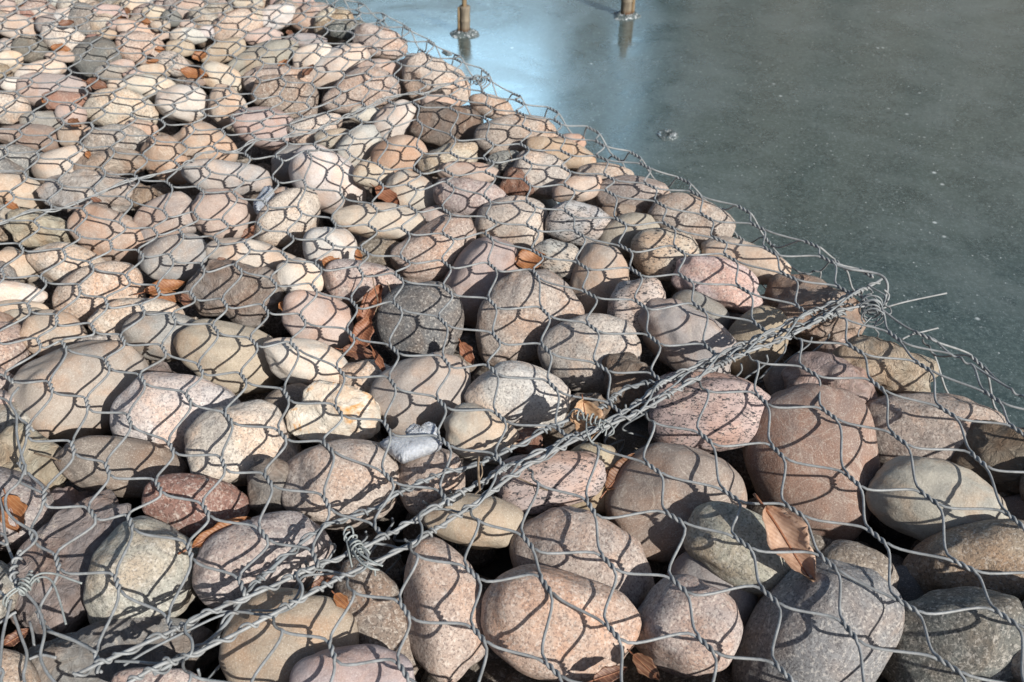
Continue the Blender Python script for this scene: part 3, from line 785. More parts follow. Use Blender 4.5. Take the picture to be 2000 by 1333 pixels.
# inner dividing net hanging below the seam, seen through the gap
DIA = [(300, 1318), (420, 1242), (500, 1140), (629, 1032), (725, 997), (785, 960), (865, 925), (932, 908), (1007, 873), (1082, 832), (1175, 797), (1212, 765), (1250, 751), (1300, 744), (1400, 704), (1500, 660), (1580, 630), (1650, 612)]
div = empty('dividing_net', at(900, 930, -.02))
tag(div, 'inner dividing net hanging down in the dark gap under the laced seam', 'wire netting', 'sheets of gabion netting')
DC = crv(px3(DIA, [-.004-.004*math.sin(i*1.9) for i in range(len(DIA))]), 10)
t1 = Tubes(7); t1.add(DC, .0022); t1.add(wrap(DC, .004, rg, (.012, .05)), WR*.9); t1.build('edge_wire', M_LACE, div)
t1 = Tubes(6); Ld = arclen(DC)[-1]; ns = int(Ld/.08)//1
for q in range(ns):
    for sg in (0, 1):
        P = []
        for lv in range(1, 5):
            off = .5 if (lv+sg) % 2 else 0
            c = resample(DC, np.array([(q+.5+ (off if sg == 0 else -off)*.9)*.08]))[0]
            for dz in (-.008, .008): P.append(c+np.array([rg.normal()*.002, rg.normal()*.002, -.004-.036*lv+(-dz)]))
        t1.add(crv(P, 4), WR*.95)
t1.build('hexagonal_mesh', M_LACE, div)

# older seam further up the slope
SEAM3 = [(-40, 446), (0, 436), (60, 414), (130, 405), (205, 372), (280, 346), (345, 331), (400, 298), (455, 296), (500, 276), (565, 268), (620, 254), (690, 222), (768, 188), (830, 182), (890, 160), (932, 155)]
S3 = crv(px3(SEAM3, .002), 10)
seam3 = empty('lacing_wire', at(400, 298))
tag(seam3, 'older wire seam between two netting sheets, far up the slope', 'lacing wire')
t1 = Tubes(6); t1.add(S3, .0016); t1.build('edge_wire', M_WIRE, seam3)
t1 = Tubes(6); t1.add(wrap(S3, .0035, rg, (.03, .10)), WR*.8); t1.build('spiral_wire', M_WIRE, seam3)

# the sheet's ragged side edge and the side net that hangs down there
LEDGE = [(37, 757), (23, 775), (21, 790), (32, 812), (33, 850), (45, 900), (50, 912), (37, 942), (13, 967), (13, 995), (30, 1017), (56, 1033), (66, 1038), (72, 1050), (62, 1065), (33, 1092), (27, 1125), (41, 1149), (66, 1176), (79, 1200), (87, 1236), (79, 1280), (90, 1311), (113, 1340)]
t1 = Tubes(7); P = crv(px3(LEDGE, .003), 6); t1.add(P, WR); t1.add(wrap(resample(P, np.linspace(arclen(P)[-1]*.62, arclen(P)[-1]*.74, 12)), .0035, rg, (.008, .012)), WR*.95)
t1.add(crv(px3([(-20, 775), (0, 777), (18, 787), (38, 817), (50, 826), (66, 842)], .001), 5), WR)
t1.add(crv(px3([(37, 942), (65, 955), (90, 966)], .001), 5), WR)
t1.add(crv(px3([(92, 1233), (130, 1245), (165, 1262), (188, 1275)], .002), 5), WR)
t1.build('ragged_edge_wire', M_WIRE, top_net)
side = empty('side_net', at(20, 1150, -.03))
tag(side, 'end flap of netting hanging down into the dark gap beside the purple-grey boulder', 'wire netting', 'sheets of gabion netting')
t1 = Tubes(7)
for pts, zs in (([(-10, 945), (3, 985), (8, 1030), (12, 1058), (22, 1085), (30, 1105)], -.01), ([(22, 1172), (15, 1200), (5, 1245), (0, 1300), (-6, 1345)], .0),
                ([(26, 1198), (40, 1240), (52, 1275), (50, 1300), (46, 1320), (52, 1350)], -.02), ([(-12, 1222), (8, 1212), (24, 1200), (32, 1196)], -.005), ([(-8, 1300), (6, 1312), (2, 1330), (10, 1350)], .0),
                ([(58, 1215), (64, 1240), (66, 1262)], -.05), ([(52, 1290), (80, 1280), (110, 1285)], -.05), ([(-8, 1150), (4, 1160), (18, 1176)], 0), ([(0, 1060), (14, 1064), (10, 1048), (2, 1042)], -.008)):
    t1.add(crv(px3(pts, zs), 6), WR)
t1.build('hexagonal_mesh', M_WIRE, side)

# ------------------------------------------------------------------ tied wire knots and cut ends
def knot(label, c_px, z, axis_px, rad, turns, tails, length, seed, mat=M_KNOT):
    rg = np.random.default_rng(seed); c = at(*c_px, z); k = empty('wire_knot', c)
    tag(k, label, 'wire knot', 'tied wire knots')
    a = at(*axis_px[1], z)-at(*axis_px[0], z); a /= np.linalg.norm(a); n = np.array([0, 0, 1.]); b = np.cross(a, n)
    th = np.linspace(0, turns*2*math.pi, turns*22); u = np.linspace(-.5, .5, len(th))
    rr = rad*(1+.28*np.sin(th*.31+seed)+.15*np.sin(th*.83))
    P = c + a*(u*length)[:, None] + n*(rr*np.cos(th)+rad*.4)[:, None] + b*(rr*np.sin(th))[:, None]
    t = Tubes(7); t.add(P, WR*.72); t.build('coil', mat, k)
    for pts, zz in tails:
        t = Tubes(7); t.add(crv(px3(pts, zz), 7), WR*.72); t.build('wire_end', mat, k)
    return k
knot('pale wire knot with splayed loops tied where the seam crosses the dark gap', (694, 1068), .006, ((682, 1040), (706, 1092)), .0055, 6,
     [([(690, 1088), (684, 1060), (672, 1045), (676, 1032), (686, 1030), (690, 1045), (686, 1062)], [.004, .008, .012, .014, .014, .012, .006]),
      ([(686, 1055), (702, 1080), (728, 1098), (748, 1106)], [.01, .014, .013, .01]), ([(688, 1070), (700, 1094), (722, 1110), (741, 1114)], [.01, .013, .012, .008]),
      ([(700, 1088), (716, 1102), (731, 1112), (733, 1125)], [.004, .006, .006, .0]), ([(676, 1050), (682, 1082), (688, 1110)], [.008, .008, .0]), ([(700, 1066), (716, 1074), (722, 1082)], [.01, .012, .008])], .030, 1)
knot('tangled knot of looped wire on the seam in front of the torn tan leaf', (1155, 822), .008, ((1130, 815), (1185, 838)), .0055, 6,
     [([(1145, 826), (1146, 845), (1154, 862), (1160, 866)], [.012, .014, .008, .004]), ([(1110, 812), (1122, 800), (1134, 802), (1140, 818), (1128, 812)], [.004, .014, .018, .012, .006]),
      ([(1160, 824), (1182, 824), (1196, 834), (1198, 846), (1188, 852)], [.01, .016, .016, .010, .004]), ([(1175, 845), (1184, 838), (1182, 852)], [.008, .012, .006])], .036, 2)
knot('pale tie of doubled wire with two long cut ends over the purple-grey boulder', (54, 1143), .006, ((34, 1160), (66, 1128)), .0060, 6,
     [([(58, 1138), (66, 1127), (84, 1120), (110, 1122), (138, 1132), (160, 1140)], [.012, .016, .016, .014, .012, .010]),
      ([(60, 1142), (72, 1130), (90, 1128), (104, 1140), (116, 1172), (124, 1202), (129, 1220)], [.012, .016, .016, .014, .011, .008, .006]),
      ([(44, 1143), (26, 1152), (10, 1166), (6, 1178), (10, 1184)], [.010, .010, .008, .002, -.006]), ([(46, 1146), (30, 1156), (16, 1168), (12, 1182), (16, 1190)], [.008, .008, .006, .0, -.006])], .022, 3)
knot('thick column of dark coiled wire at the corner of the seam above the ice', (1700, 608), -.004, ((1699, 585), (1705, 640)), .0125, 9,
     [([(1702, 620), (1682, 640), (1676, 655), (1684, 664)], [0, -.01, -.02, -.03]), ([(1716, 622), (1708, 640), (1716, 652), (1710, 664)], [0, -.01, -.02, -.03]),
      ([(1728, 596), (1738, 602), (1740, 612), (1732, 614), (1726, 606)], [.004, .002, 0, 0, .002]),
      ([(1695, 558), (1712, 567), (1727, 576), (1729, 586), (1724, 598), (1718, 603)], [.006, .006, .004, .002, 0, 0])], .046, 4, M_LACE)
knot('small clotted wire knot where the upper seam meets the edge over bright ice', (936, 160), .004, ((922, 152), (944, 166)), .008, 5,
     [([(938, 165), (940, 178), (938, 190)], [0, -.02, -.04]), ([(925, 163), (912, 172), (905, 178)], [.004, .004, .002])], .03, 5, M_LACE)
for lab, pts, zz in (('straight stiff wire end sticking out over the ice from the seam corner', [(1722, 603), (1760, 592), (1800, 583), (1849, 573)], [0, .002, .004, .006]),
                     ('shorter straight wire end poking out over the ice below the seam corner', [(1762, 663), (1778, 655), (1800, 649), (1832, 641)], [-.004, -.004, -.002, .0])):
    t = Tubes(8); t.add(crv(px3(pts, zz), 6), WR*.85); o = t.build('wire_end', M_WIRE); tag(o, lab, 'wire', 'cut wire ends over the ice')
# corner: short edge wire rounding the end of the upper sheet
t = Tubes(7); t.add(crv([at(1632, 517, .002), at(1660, 526, .002), at(1700, 532, .0), at(1722, 539, 0), at(1732, 552, -.004), at(1733, 568, -.012), at(1728, 586, -.02), at(1730, 600, -.03)], 7), WR*1.3)
t.add(crv([at(1726, 566, -.004), at(1736, 576, -.01), at(1733, 588, -.015), at(1728, 596, -.02)], 5), WR)
t.build('corner_wire', M_WIRE, top_net)

# ------------------------------------------------------------------ leaves
def leaf_mat():
    t = NT('dry_leaf'); tc = t.n('ShaderNodeTexCoord'); oi = t.n('ShaderNodeObjectInfo'); V = tc.outputs['Object']
    c = t.mix(t.ramp(t.noise(V, 70, 5, .65, .5), [(.35, .8), (.65, 0)]), oi.outputs['Color'], t.mix(1, oi.outputs['Color'], (.48, .36, .30), 'MULTIPLY'))
    wv = t.n('ShaderNodeTexWave'); wv.inputs['Scale'].default_value = 90; wv.inputs['Distortion'].default_value = 2; wv.bands_direction = 'DIAGONAL'; t.l(V, wv.inputs[0])
    c = t.mix(t.ramp(wv.outputs['Fac'], [(.86, 0), (1, .25)]), c, (.55, .36, .2))
    t.l(c, t.b.inputs['Base Color']); t.b.inputs['Roughness'].default_value = .55; t.bump(wv.outputs['Fac'], .25, .001)
    return t.m
M_LEAF = leaf_mat()
LC = dict(o=(.30, .13, .05), r=(.165, .078, .05), b=(.24, .10, .055), d=(.16, .075, .04), t=(.50, .34, .21), k=(.47, .32, .235), y=(.62, .33, .11))
# px, py, length px, width px, angle, colour, height, curl
LEAVES = [(322, 562, 82, 30, -22, 'o', -.030, .2), (324, 583, 66, 32, -14, 'o', -.036, .1), (362, 588, 36, 20, 50, 'r', -.035, .2), (708, 655, 78, 42, -70, 'b', -.046, .3), (724, 600, 100, 36, -66, 'b', -.034, .4),
          (700, 690, 66, 30, 12, 'r', -.050, .2), (741, 708, 62, 14, 65, 'b', -.032, .3), (912, 692, 54, 24, 65, 'b', -.030, .3), (1036, 510, 66, 46, -14, 'o', -.032, .2), (757, 384, 62, 30, 38, 'b', -.026, .2),
          (652, 518, 50, 30, 20, 'o', -.020, .2), (434, 1040, 124, 34, -34, 'o', -.018, .3), (24, 1005, 84, 52, 70, 'o', -.03, .2), (1541, 1066, 172, 74, 64, 'k', -.003, .40), (1146, 826, 84, 58, 82, 't', -.004, .35),
          (1212, 925, 96, 40, -55, 'd', -.045, .3), (33, 1246, 52, 26, -40, 'r', -.03, .3), (632, 1138, 56, 24, -40, 'r', -.030, .2), (668, 1176, 44, 24, 50, 'o', -.026, .2), (1262, 1304, 70, 34, 50, 'd', -.03, .2),
          (1192, 1318, 74, 30, -22, 'r', -.03, .2), (130, 47, 30, 15, -20, 'r', .0, .3), (250, 24, 20, 10, 65, 'd', .002, .3), (240, 39, 28, 14, 20, 'o', -.018, .2), (119, 96, 38, 18, 0, 'o', -.012, .2),
          (190, 166, 42, 24, 12, 'r', -.010, .2), (312, 98, 20, 13, -10, 'o', -.016, .2), (391, 110, 34, 20, -30, 'o', -.018, .2), (380, 145, 56, 24, 8, 'o', -.014, .2), (298, 121, 26, 10, -20, 'o', -.014, .2),
          (146, 243, 28, 20, 20, 'd', -.014, .3), (286, 44, 22, 12, 10, 'o', -.02, .2), (46, 20, 22, 16, 0, 'o', -.018, .2), (405, 139, 34, 15, 20, 'r', -.016, .2), (602, 139, 34, 14, -50, 'r', -.02, .3),
          (554, 124, 26, 12, -30, 'o', -.016, .2), (566, 65, 16, 10, 20, 'r', -.016, .2), (486, 458, 46, 18, -60, 'r', -.024, .3), (700, 503, 34, 14, 82, 'o', -.024, .2), (188, 391, 22, 10, 10, 'r', .0, .2),
          (24, 403, 28, 16, 20, 'o', -.012, .2), (172, 303, 18, 11, 80, 'o', -.02, .2), (556, 600, 28, 20, 30, 'o', -.030, .2), (430, 510, 24, 12, -30, 'r', -.02, .2), (1310, 738, 30, 20, -20, 'r', -.02, .2), (88, 197, 16, 12, 20, 'o', -.02, .2)]
LEAF = []
for q, (px, py, ln, wd, ang, colr, z, curl) in enumerate(LEAVES):
    rg = np.random.default_rng(50+q); z = z-.005 if z < -.008 else z; c = at(px, py, z); depth = (c-CAM)@F_
    L = ln*depth/FPX; Wd = wd*depth/FPX; a = math.radians(ang)
    view = (c-CAM)/np.linalg.norm(c-CAM); X = R_*math.cos(a)-U_*math.sin(a); Y = -(R_*math.sin(a)+U_*math.cos(a))
    up = -view*.75+np.array([0, 0, .66]); up /= np.linalg.norm(up); X -= up*(X@up); Y = np.cross(up, X); Y /= np.linalg.norm(Y); X /= np.linalg.norm(X)
    nu, nv = 22, 8; V = []; F = []
    for iu in range(nu+1):
        u = iu/nu; w = Wd/2*(math.sin(math.pi*u**.85)**.75)*(1+.10*math.sin(u*17+q)) + .0003
        for iv in range(nv+1):
            v = iv/nv*2-1
            V.append((X*(u-.5)*L*(1-.05*abs(v)) + Y*v*w*(1+.03*rg.normal()) + up*(curl*Wd*(v*v*.9 + .5*math.sin(u*5+q)*.5 - .25*v*math.sin(u*9+q)))))
    nb = len(V); V += [p-up*.0005 for p in V]
    g = lambda i, j: i*(nv+1)+j
    for i in range(nu):
        for j in range(nv):
            f = (g(i, j), g(i+1, j), g(i+1, j+1), g(i, j+1)); F.append(f); F.append(tuple(x+nb for x in f[::-1]))
    rim = [g(i, 0) for i in range(nu+1)]+[g(nu, j) for j in range(1, nv+1)]+[g(i, nv) for i in range(nu-1, -1, -1)]+[g(0, j) for j in range(nv-1, 0, -1)]
    for x, y in zip(rim, rim[1:]+rim[:1]): F.append((x+nb, y+nb, y, x))
    o = mesh_obj('dry_leaf', V, F, M_LEAF); o.location = [float(x) for x in c]; o.color = (*LC[colr], 1)
    if ln > 40:
        t = Tubes(5); P = [c+X*(-.5+.98*u)*L+up*(curl*Wd*.25*math.sin(u*5+q)+.0006) for u in np.linspace(-.22, 1, 16)]; t.add(P, np.linspace(.0009, .0003, 16)*max(1, ln/80)); s_ = t.build('stalk', M_LEAF, o); s_.color = (.30, .13, .07, 1)
    LEAF.append((o, c, (px, py), ln, colr))

# ------------------------------------------------------------------ snow crust, twigs, stakes
t = NT('old_snow'); tc = t.n('ShaderNodeTexCoord'); f = t.noise(tc.outputs['Object'], 160, 6, .8); f2 = t.noise(tc.outputs['Object'], 500, 3, .8)
t.l(t.ramp(f, [(.3, (.30, .33, .38)), (.66, (.58, .61, .66))]), t.b.inputs['Base Color']); t.b.inputs['Roughness'].default_value = .4
t.b.inputs['Subsurface Weight'].default_value = .4; t.b.inputs['Subsurface Radius'].default_value = (.01, .012, .015); t.b.inputs['Subsurface Scale'].default_value = .5
t.bump(t.math('ADD', f, t.math('MULTIPLY', f2, .6)), 1, .0025); M_SNOW = t.m
def lump(name, pts_px, z, th, mat, label, cat, seed, amp=.25):
    """low crust of given outline: triangulated fan grid with ragged thickness"""
    rg = np.random.default_rng(seed); P = np.array([at(x, y, z) for x, y in pts_px]); P = crv(list(P)+[P[0]], 8)[:-1];  c = P.mean(0); n = len(P); V = []; F = []; K = 9
    for k in range(K+1):
        s_ = k/K
        for i in range(n):
            h = th*math.sqrt(max(0, 1-s_**2.4))*(1+amp*rg.normal()); jit = 1+.05*rg.normal()*(s_ > .8)
            V.append((P[i]-c)*s_*jit*np.array([1, 1, 1])+np.array([0, 0, h]))
    for k in range(K):
        for i in range(n): j = (i+1) % n; F.append((k*n+i, (k+1)*n+i, (k+1)*n+j, k*n+j))
    b = len(V); V += [np.array([(P[i]-c)[0], (P[i]-c)[1], -th]) for i in range(n)]
    for i in range(n): j = (i+1) % n; F.append((K*n+i, b+i, b+j, K*n+j))
    F.append(tuple(range(b+n-1, b-1, -1)))
    o = mesh_obj(name, V, F, mat); o.location = [float(x) for x in c]; tag(o, label, cat); return o
lump('snow_lump', [(742, 866), (762, 854), (800, 852), (842, 854), (862, 864), (848, 876), (822, 884), (800, 892), (784, 896), (768, 884)], -.013, .009, M_SNOW,
     'patch of crusty white snow wedged between the cobbles in front of the taupe one', 'snow', 1, .012)
lump('snow_lump', [(792, 840), (806, 830), (822, 836), (838, 826), (852, 832), (856, 852), (820, 858), (796, 852)], -.012, .006, M_SNOW,
     'lacy crumbs of snow standing behind the larger snow patch', 'snow', 2, .15)
lump('snow_lump', [(494, 400), (506, 384), (516, 368), (530, 366), (536, 380), (530, 398), (520, 412), (500, 410)], -.032, .010, M_SNOW,
     'bluish lump of shaded snow beside the rough cream cobble', 'snow', 3, .03)
t = NT('dry_twig'); tc = t.n('ShaderNodeTexCoord'); f = t.noise(tc.outputs['Object'], 120, 4); t.l(t.ramp(f, [(.3, (.09, .06, .04)), (.7, (.30, .23, .16))]), t.b.inputs['Base Color']); t.b.inputs['Roughness'].default_value = .8; M_TWIG = t.m
for lab, br in (('short pale dead twig standing in the seam wires beside the pink speckled cobble', [([(938, 962), (935, 938), (934, 914), (935, 892)], [0, .01, .014, .018], .0016), ([(936, 940), (942, 925), (940, 905)], [.008, .014, .018], .0009), ([(938, 955), (932, 962), (928, 966)], [.002, .004, .006], .0008)]),
                ('thin dark twig lying across the pink speckled cobble under the net', [([(1008, 932), (1030, 942), (1050, 952), (1070, 958)], -.002, .0009), ([(1040, 947), (1046, 962), (1052, 968)], -.002, .0006), ([(975, 936), (1008, 932)], -.002, .0007)]),
                ('dark leaf stalk hooked over the pale cobble inside the netting', [([(67, 885), (82, 890), (100, 894), (118, 901)], -.006, .0013)]),
                ('fine dark stalk standing by the brown leaf near the dark green-grey cobble', [([(727, 536), (731, 560), (738, 590), (733, 610)], [.0, -.004, -.01, -.02], .0009), ([(757, 552), (760, 562), (764, 575)], [.0, -.006, -.01], .0008)]),
                ('two thin dark pine needles crossing a grey speckled cobble', [([(992, 291), (997, 302), (1001, 315)], [.002, -.004, -.006], .0008), ([(990, 304), (999, 316)], -.005, .0006)])):
    t = Tubes(5)
    for pts, z, r in br: t.add(crv(px3(pts, z), 5), r)
    o = t.build('twig', M_TWIG); tag(o, lab, 'twig')
def bamboo_mat(a, b):
    t = NT('weathered_bamboo'); tc = t.n('ShaderNodeTexCoord'); mp = t.n('ShaderNodeMapping'); mp.inputs['Scale'].default_value = (1, 1, .12); t.l(tc.outputs['Object'], mp.inputs[0])
    f = t.noise(mp.outputs[0], 160, 5, .65); g = t.noise(tc.outputs['Object'], 22, 4, .6)
    c = t.mix(t.ramp(f, [(.35, 0), (.7, 1)]), a, b); sx = t.n('ShaderNodeSeparateXYZ'); t.l(tc.outputs['Object'], sx.inputs[0])
    wet = t.ramp(t.math('ADD', t.math('ADD', sx.outputs[2], -WATER), t.math('MULTIPLY', g, .02)), [(.022, 1), (.034, 0)])
    c = t.mix(wet, c, (.10, .05, .022)); t.l(c, t.b.inputs['Base Color']); t.b.inputs['Roughness'].default_value = .7; t.bump(f, .4, .002); return t.m
M_BAM = bamboo_mat((.12, .10, .075), (.26, .22, .165)); M_STK = bamboo_mat((.16, .11, .06), (.30, .22, .12))
t = NT('frost_ice'); tc = t.n('ShaderNodeTexCoord'); f = t.noise(tc.outputs['Object'], 90, 6, .8)
t.l(t.ramp(f, [(.40, (.07, .10, .10)), (.54, (.16, .20, .21)), (.60, (.75, .8, .84))]), t.b.inputs['Base Color']); t.b.inputs['Roughness'].default_value = .16; t.b.inputs['Coat Weight'].default_value = .6; t.b.inputs['Coat Roughness'].default_value = .12; t.bump(f, 1, .01); M_FROST = t.m  # near-white flecks paint sparkle into the frosty ice colour
def stake(label, px, py, rpx, h1, r2px, h2, lean, side):
    b = at(px, py, WATER); depth = (b-CAM)@F_; r = rpx*depth/FPX; r2 = r2px*depth/FPX; k = empty('mooring_stake', b); tag(k, label, 'stake', 'bamboo stakes frozen into the ice')
    t = Tubes(20); zz = np.array([-.05, .0, .004, .25*h1, .5*h1-.003, .5*h1, .5*h1+.003, .8*h1, h1-.004, h1]); rr = r*np.array([.95, .96, 1, .98, 1.0, 1.09, 1.0, .98, 1.05, 1.0])
    P = [b+np.array([lean*z, 0, z]) for z in zz]; t.add(P, rr); o = t.build('outer_cane', M_BAM, k)
    t = Tubes(14); P = [b+np.array([lean*z+side*r*.1, .0, z]) for z in (h1*.5, h1, h1+.3*(h2-h1), h2)]; t.add(P, [r2, r2, r2*1.06, r2*.95]); t.build('inner_cane', M_STK, k)
    t = Tubes(10); P = [b+np.array([side*r*1.15+lean*z, -.002, z]) for z in (-.04, 0, h1*.5, h1*.97)]; t.add(P, [r*.32, r*.33, r*.3, r*.26]); t.build('splint', M_STK, k)
    return b, r
b1, r1 = stake('thin cane standing in a thicker bamboo sleeve, frozen in by the bright ice', 908, 66, 10, .085, 4.3, .165, .03, -1)
b2, r2 = stake('stout bamboo stake with a side splint, second from the stone slope', 1222, 32, 11, .10, 7, .135, .0, 1)
def ring_lump(b, r, label, seed, sx=2.9):
    rg = np.random.default_rng(seed); V = []; F = []; n = 72; K = 8
    ph = rg.uniform(0, 6.28, 4)
    for k in range(K+1):
        s_ = k/K; R1 = r*(1.02+(sx-1)*s_)
        for i in range(n):
            a = 2*math.pi*i/n; q = 1+.22*math.sin(3*a+ph[0])+.12*math.sin(5*a+ph[1])+.05*rg.normal()*s_; rad = r*1.02+(R1-r*1.02)*q
            h = .009*(1-s_)**.8*(1+.35*rg.normal()) + .0012*(1-s_)
            V.append((math.cos(a)*rad, math.sin(a)*rad*.9, max(-.003, h) if k < K else -.003))
    for k in range(K):
        for i in range(n): j = (i+1) % n; F.append((k*n+i, (k+1)*n+i, (k+1)*n+j, k*n+j))
    o = mesh_obj('ice_collar', V, F, M_FROST); o.location = [float(x) for x in b+np.array([0, 0, .001])]; tag(o, label, 'ice collar', 'ice collars round the stakes'); return o
ring_lump(b1, r1, 'glittering collar of lumpy ice round the foot of the thin cane', 1); ring_lump(b2, r2, 'low collar of lumpy ice round the stout bamboo stake', 2, 2.4)
lump('ice_lump', [(1283, 262), (1292, 255), (1308, 254), (1322, 258), (1324, 268), (1312, 274), (1294, 273)], WATER+.001, .004, M_FROST, 'small frosty lump frozen alone on the open ice beyond the net edge', 'ice lump', 5, .5)
lump('ice_lump', [(862, 102), (868, 98), (880, 102), (882, 107), (872, 108)], WATER+.001, .003, M_FROST, 'tiny glassy ice fragment between the cane and the net edge', 'ice lump', 6, .5)

# ------------------------------------------------------------------ far shore (outside the frame; mirrored in the ice)
def plain(name, col, rough=.85, sc=3):
    t = NT(name); g = t.n('ShaderNodeNewGeometry'); f = t.noise(g.outputs['Position'], sc, 6, .65)
    t.l(t.mix(t.ramp(f, [(.35, 0), (.65, 1)]), tuple(c*.8 for c in col), tuple(c*1.15 for c in col)), t.b.inputs['Base Color']); t.b.inputs['Roughness'].default_value = rough; return t.m
M_SHORE = plain('far_shore', (.17, .14, .10)); M_WALL = plain('far_wall', (.17, .165, .155)); M_ROOF = plain('far_roof', (.14, .13, .13)); M_PANE = plain('far_pane', (.05, .06, .07), .15)
def boxm(x0, x1, y0, y1, z0, z1): 
    return [(x0, y0, z0), (x1, y0, z0), (x1, y1, z0), (x0, y1, z0), (x0, y0, z1), (x1, y0, z1), (x1, y1, z1), (x0, y1, z1)], [(0, 3, 2, 1), (4, 5, 6, 7), (0, 1, 5, 4), (1, 2, 6, 5), (2, 3, 7, 6), (3, 0, 4, 7)]
V, F = [], []
xs = np.linspace(-70, 110, 60); rg = np.random.default_rng(9)
for i, x in enumerate(xs):
    h = 1.4+.5*math.sin(x*.2)+.3*rg.random(); V += [(x, 24, WATER-.1), (x, 26, h*.6), (x, 30, h), (x, 60, h+.5)]
for i in range(len(xs)-1):
    for k in range(3): F.append((i*4+k, (i+1)*4+k, (i+1)*4+k+1, i*4+k+1))
tag(mesh_obj('far_shore', V, F, M_SHORE), kind='structure')
def building(label, x0, x1, y, z1):
    e = empty('waterside_building', ((x0+x1)/2, y, 1)); tag(e, label, 'building')
    def part(nm, g, m):
        v, f = g; o = mesh_obj(nm, v, f, m, None, False); o.parent = e; o.matrix_parent_inverse = Matrix.Translation(-Vector(e.location)); return o
    part('wall', boxm(x0, x1, y, y+9, .5, z1), M_WALL); part('roof', boxm(x0-.3, x1+.3, y-.3, y+9.3, z1, z1+.35), M_ROOF)
    nx = max(2, int((x1-x0)/3))
    for a in range(nx):
        for b in range(int(z1/3)):
            cx = x0+(a+.5)*(x1-x0)/nx; cz = 1.8+b*3
            if cz+1 < z1: part('window', boxm(cx-.7, cx+.7, y-.05, y+.1, cz-.7, cz+.8), M_PANE)
for bd in BUILDINGS: building(*bd)

# ------------------------------------------------------------------ descriptions
TONE = dict(t='tan', c='cream', w='whitish', p='pinkish', r='reddish', b='brown', g='grey', k='dark grey', v='purple-grey', m='maroon', a='orange-pink', h='greyish-beige', u='blue-grey', y='ochre', n='greenish-grey', o='orange-tan')
TEX = dict(s='smooth', g='speckled', d='bold-speckled', f='rough', b='banded', q='crystalline')
LM = {(285, 1123): ('round greenish-grey cobble', 'big round greenish-grey cobble by the lower end of the seam'),
 (383, 990): ('brick-red cobble', 'brick-red speckled granite cobble under the net'), (568, 1262): ('big ochre cobble', 'big ochre sandstone cobble with a domed top in front of the seam'),
 (1090, 1222): ('orange-pink boulder', 'big orange-pink speckled boulder in the front row'), (1590, 1255): ('big blue-grey boulder', 'largest blue-grey boulder, in the front row'),
 (1590, 908): ('big maroon boulder', 'big upright maroon-brown boulder below the seam'), (655, 811): ('quartz cobble', 'creamy quartz cobble with orange rust stains'),
 (161, 765): ('big plain tan boulder', 'big plain tan boulder with a fine even grain'), (820, 634): ('dark green-grey cobble', 'round dark green-grey cobble in the middle of the slope'),
 (1131, 437): ('black-and-white cobble', 'black-and-white streaked oval cobble on the water side of the slope'), (641, 356): ('big pale egg-shaped cobble', 'big pale egg-shaped cobble leaning in shadow on one side'),
 (214, 458): ('folded orange-brown cobble', 'orange-brown cobble with a folded, creased top'), (1405, 553): ('pink oval cobble', 'pink oval cobble with pitted skin close to the netting edge'),
 (1725, 721): ('cream cobble at the ice', 'cream and pink rough cobble at the very edge of the ice'), (1012, 773): ('grey-white oval cobble', 'broad grey-white oval cobble just behind the seam'),
 (872, 250): ('angular dark brown block', 'angular dark brown-grey block near the upper bend of the edge'), (512, 118): ('green slab', 'long flat green-grey slab high on the slope'),
 (235, 214): ('cream speckled oval', 'cream speckled oval cobble high on the slope'), (189, 113): ('dark egg-shaped cobble', 'dark grey egg-shaped cobble high on the slope'),
 (58, 96): ('small dark rounded cobble', 'small dark rounded cobble near the top corner of the slope'), (106, 180): ('pink pair cobble', 'broad pink cobble with a netting line across its middle'),
 (184, 376): ('white rock with pink end', 'big white rock with a pinkish end under the older seam'), (444, 348): ('flat green-grey cobble', 'flat wide green-grey cobble below the older seam'),
 (276, 95): ('rosy speckled cobble', 'rosy speckled cobble high on the slope beside a dark gap'), (703, 180): ('big knobbly tan cobble', 'big knobbly tan cobble near the upper edge of the slope'),
 (740, 432): ('long flat cream cobble', 'long flat cream cobble lying under the big pale egg'), (1021, 622): ('huge tan oval cobble', 'huge tilted tan oval cobble full of tiny specks'),
 (1388, 810): ('pink-and-grey speckled boulder', 'rough pink-and-grey speckled boulder touching the lower side of the seam'), (452, 700): ('two-tone ochre cobble', 'two-tone ochre cobble with a rusty underside'),
 (1855, 1260): ('dark slate-green boulder', 'dark slate-green boulder in the front corner on the water side'), (22, 708): ('banded brown slab', 'tilted banded brown slab at the landward border'),
 (742, 85): ('pale pink cobble at the edge', 'pale pink cobble against the netting edge, high up'), (848, 165): ('big pink edge cobble', 'big pink cobble against the netting edge by the bright ice'),
 (464, 53): ('big sandy cobble', 'big sandy pitted cobble near the top of the slope'), (150, 43): ('pale grey domed cobble', 'pale grey domed cobble near the top with a red leaf'), (372, 19): ('topmost pink-tan cobble', 'topmost broad pink-tan cobble, half in dark shade')}
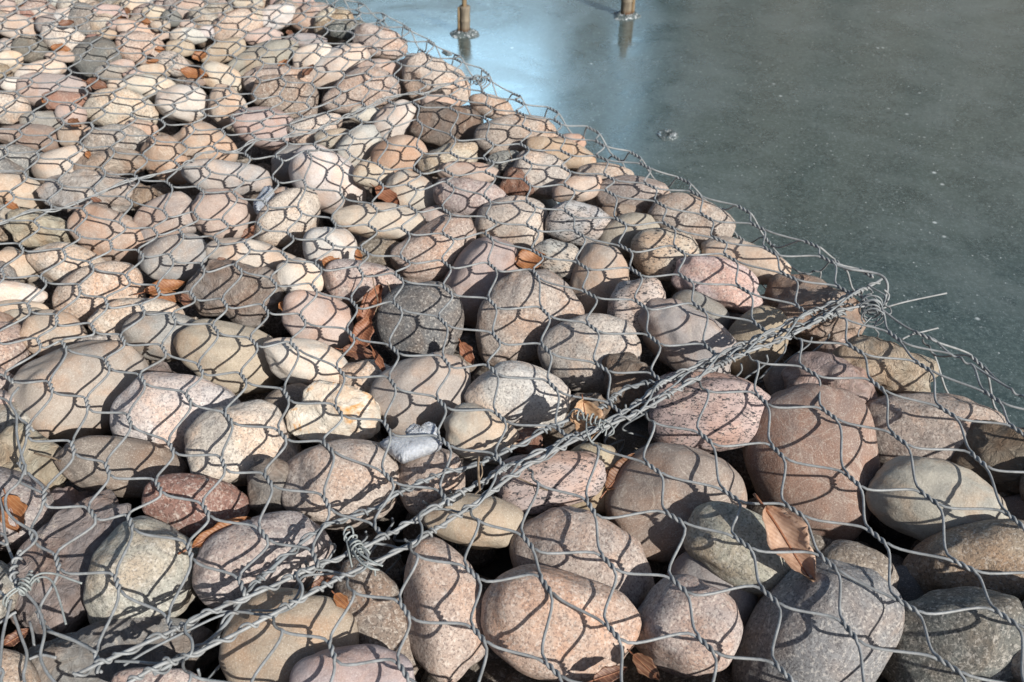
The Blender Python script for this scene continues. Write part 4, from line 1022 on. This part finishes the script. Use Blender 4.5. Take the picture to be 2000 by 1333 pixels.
lm = [(k, v) for k, v in LM.items()]
def sector(dx, dy):
    a = math.degrees(math.atan2(-dy*1.3, dx)) % 360
    return ['on the water side of', 'behind and waterward of', 'behind', 'behind and landward of', 'on the landward side of', 'in front and landward of', 'in front of', 'in front and waterward of'][int(((a+22.5) % 360)//45)]
ORD = ['', 'second ', 'third ', 'fourth ', 'fifth ', 'sixth ']
def shape_word(r):
    q = max(r[2], r[3])/min(r[2], r[3]); return 'round' if q < 1.15 else 'oval' if q < 1.55 else 'elongated' if q < 2.0 else 'flat'
def size_word(r, c):
    s_ = math.sqrt(r[2]*r[3])*((c-CAM)@F_)/FPX; return 'large' if s_ > .055 else 'medium' if s_ > .038 else 'small'
used = {}
def relate(px, py):
    (k, v) = min(lm, key=lambda e: (e[0][0]-px)**2+((e[0][1]-py)*1.3)**2)
    return sector(px-k[0], py-k[1]), v[0], math.hypot(px-k[0], py-k[1])
items = []
for o, c, s_, r in STONE:
    key = (int(r[0]), int(r[1])); o['category'] = 'cobble'; o['group'] = 'cobbles packed under the netting'
    if key in LM: o['label'] = LM[key][1]; used[o['label']] = 1
    else:
        sec, ref, d = relate(r[0], r[1]); items.append((d, o, f'{size_word(r, c)} {TONE[r[5]]} {TEX[r[6]]} {shape_word(r)} cobble', sec, ref))
for o, c, p, ln, colr in LEAF:
    o['category'] = 'leaf'; o['group'] = 'fallen leaves among the cobbles'
    sec, ref, d = relate(*p); nm = dict(o='bright orange', r='red-brown', b='brown', d='dark brown', t='torn tan', k='pinkish-tan', y='yellow')[colr]
    items.append((d, o, f'{nm} curled leaf', sec, ref))
cnt = {}
for d, o, desc, sec, ref in sorted(items, key=lambda e: e[0]):
    k = cnt.get((desc, sec, ref), 0); cnt[(desc, sec, ref)] = k+1
    lb = f'{ORD[k]}{desc} {sec} the {ref}'
    o['label'] = lb if len(lb.replace('-', ' ').split()) <= 15 else lb.replace(' oval cobble', ' cobble').replace(' round cobble', ' cobble').replace(' elongated cobble', ' cobble').replace(' flat cobble', ' cobble')
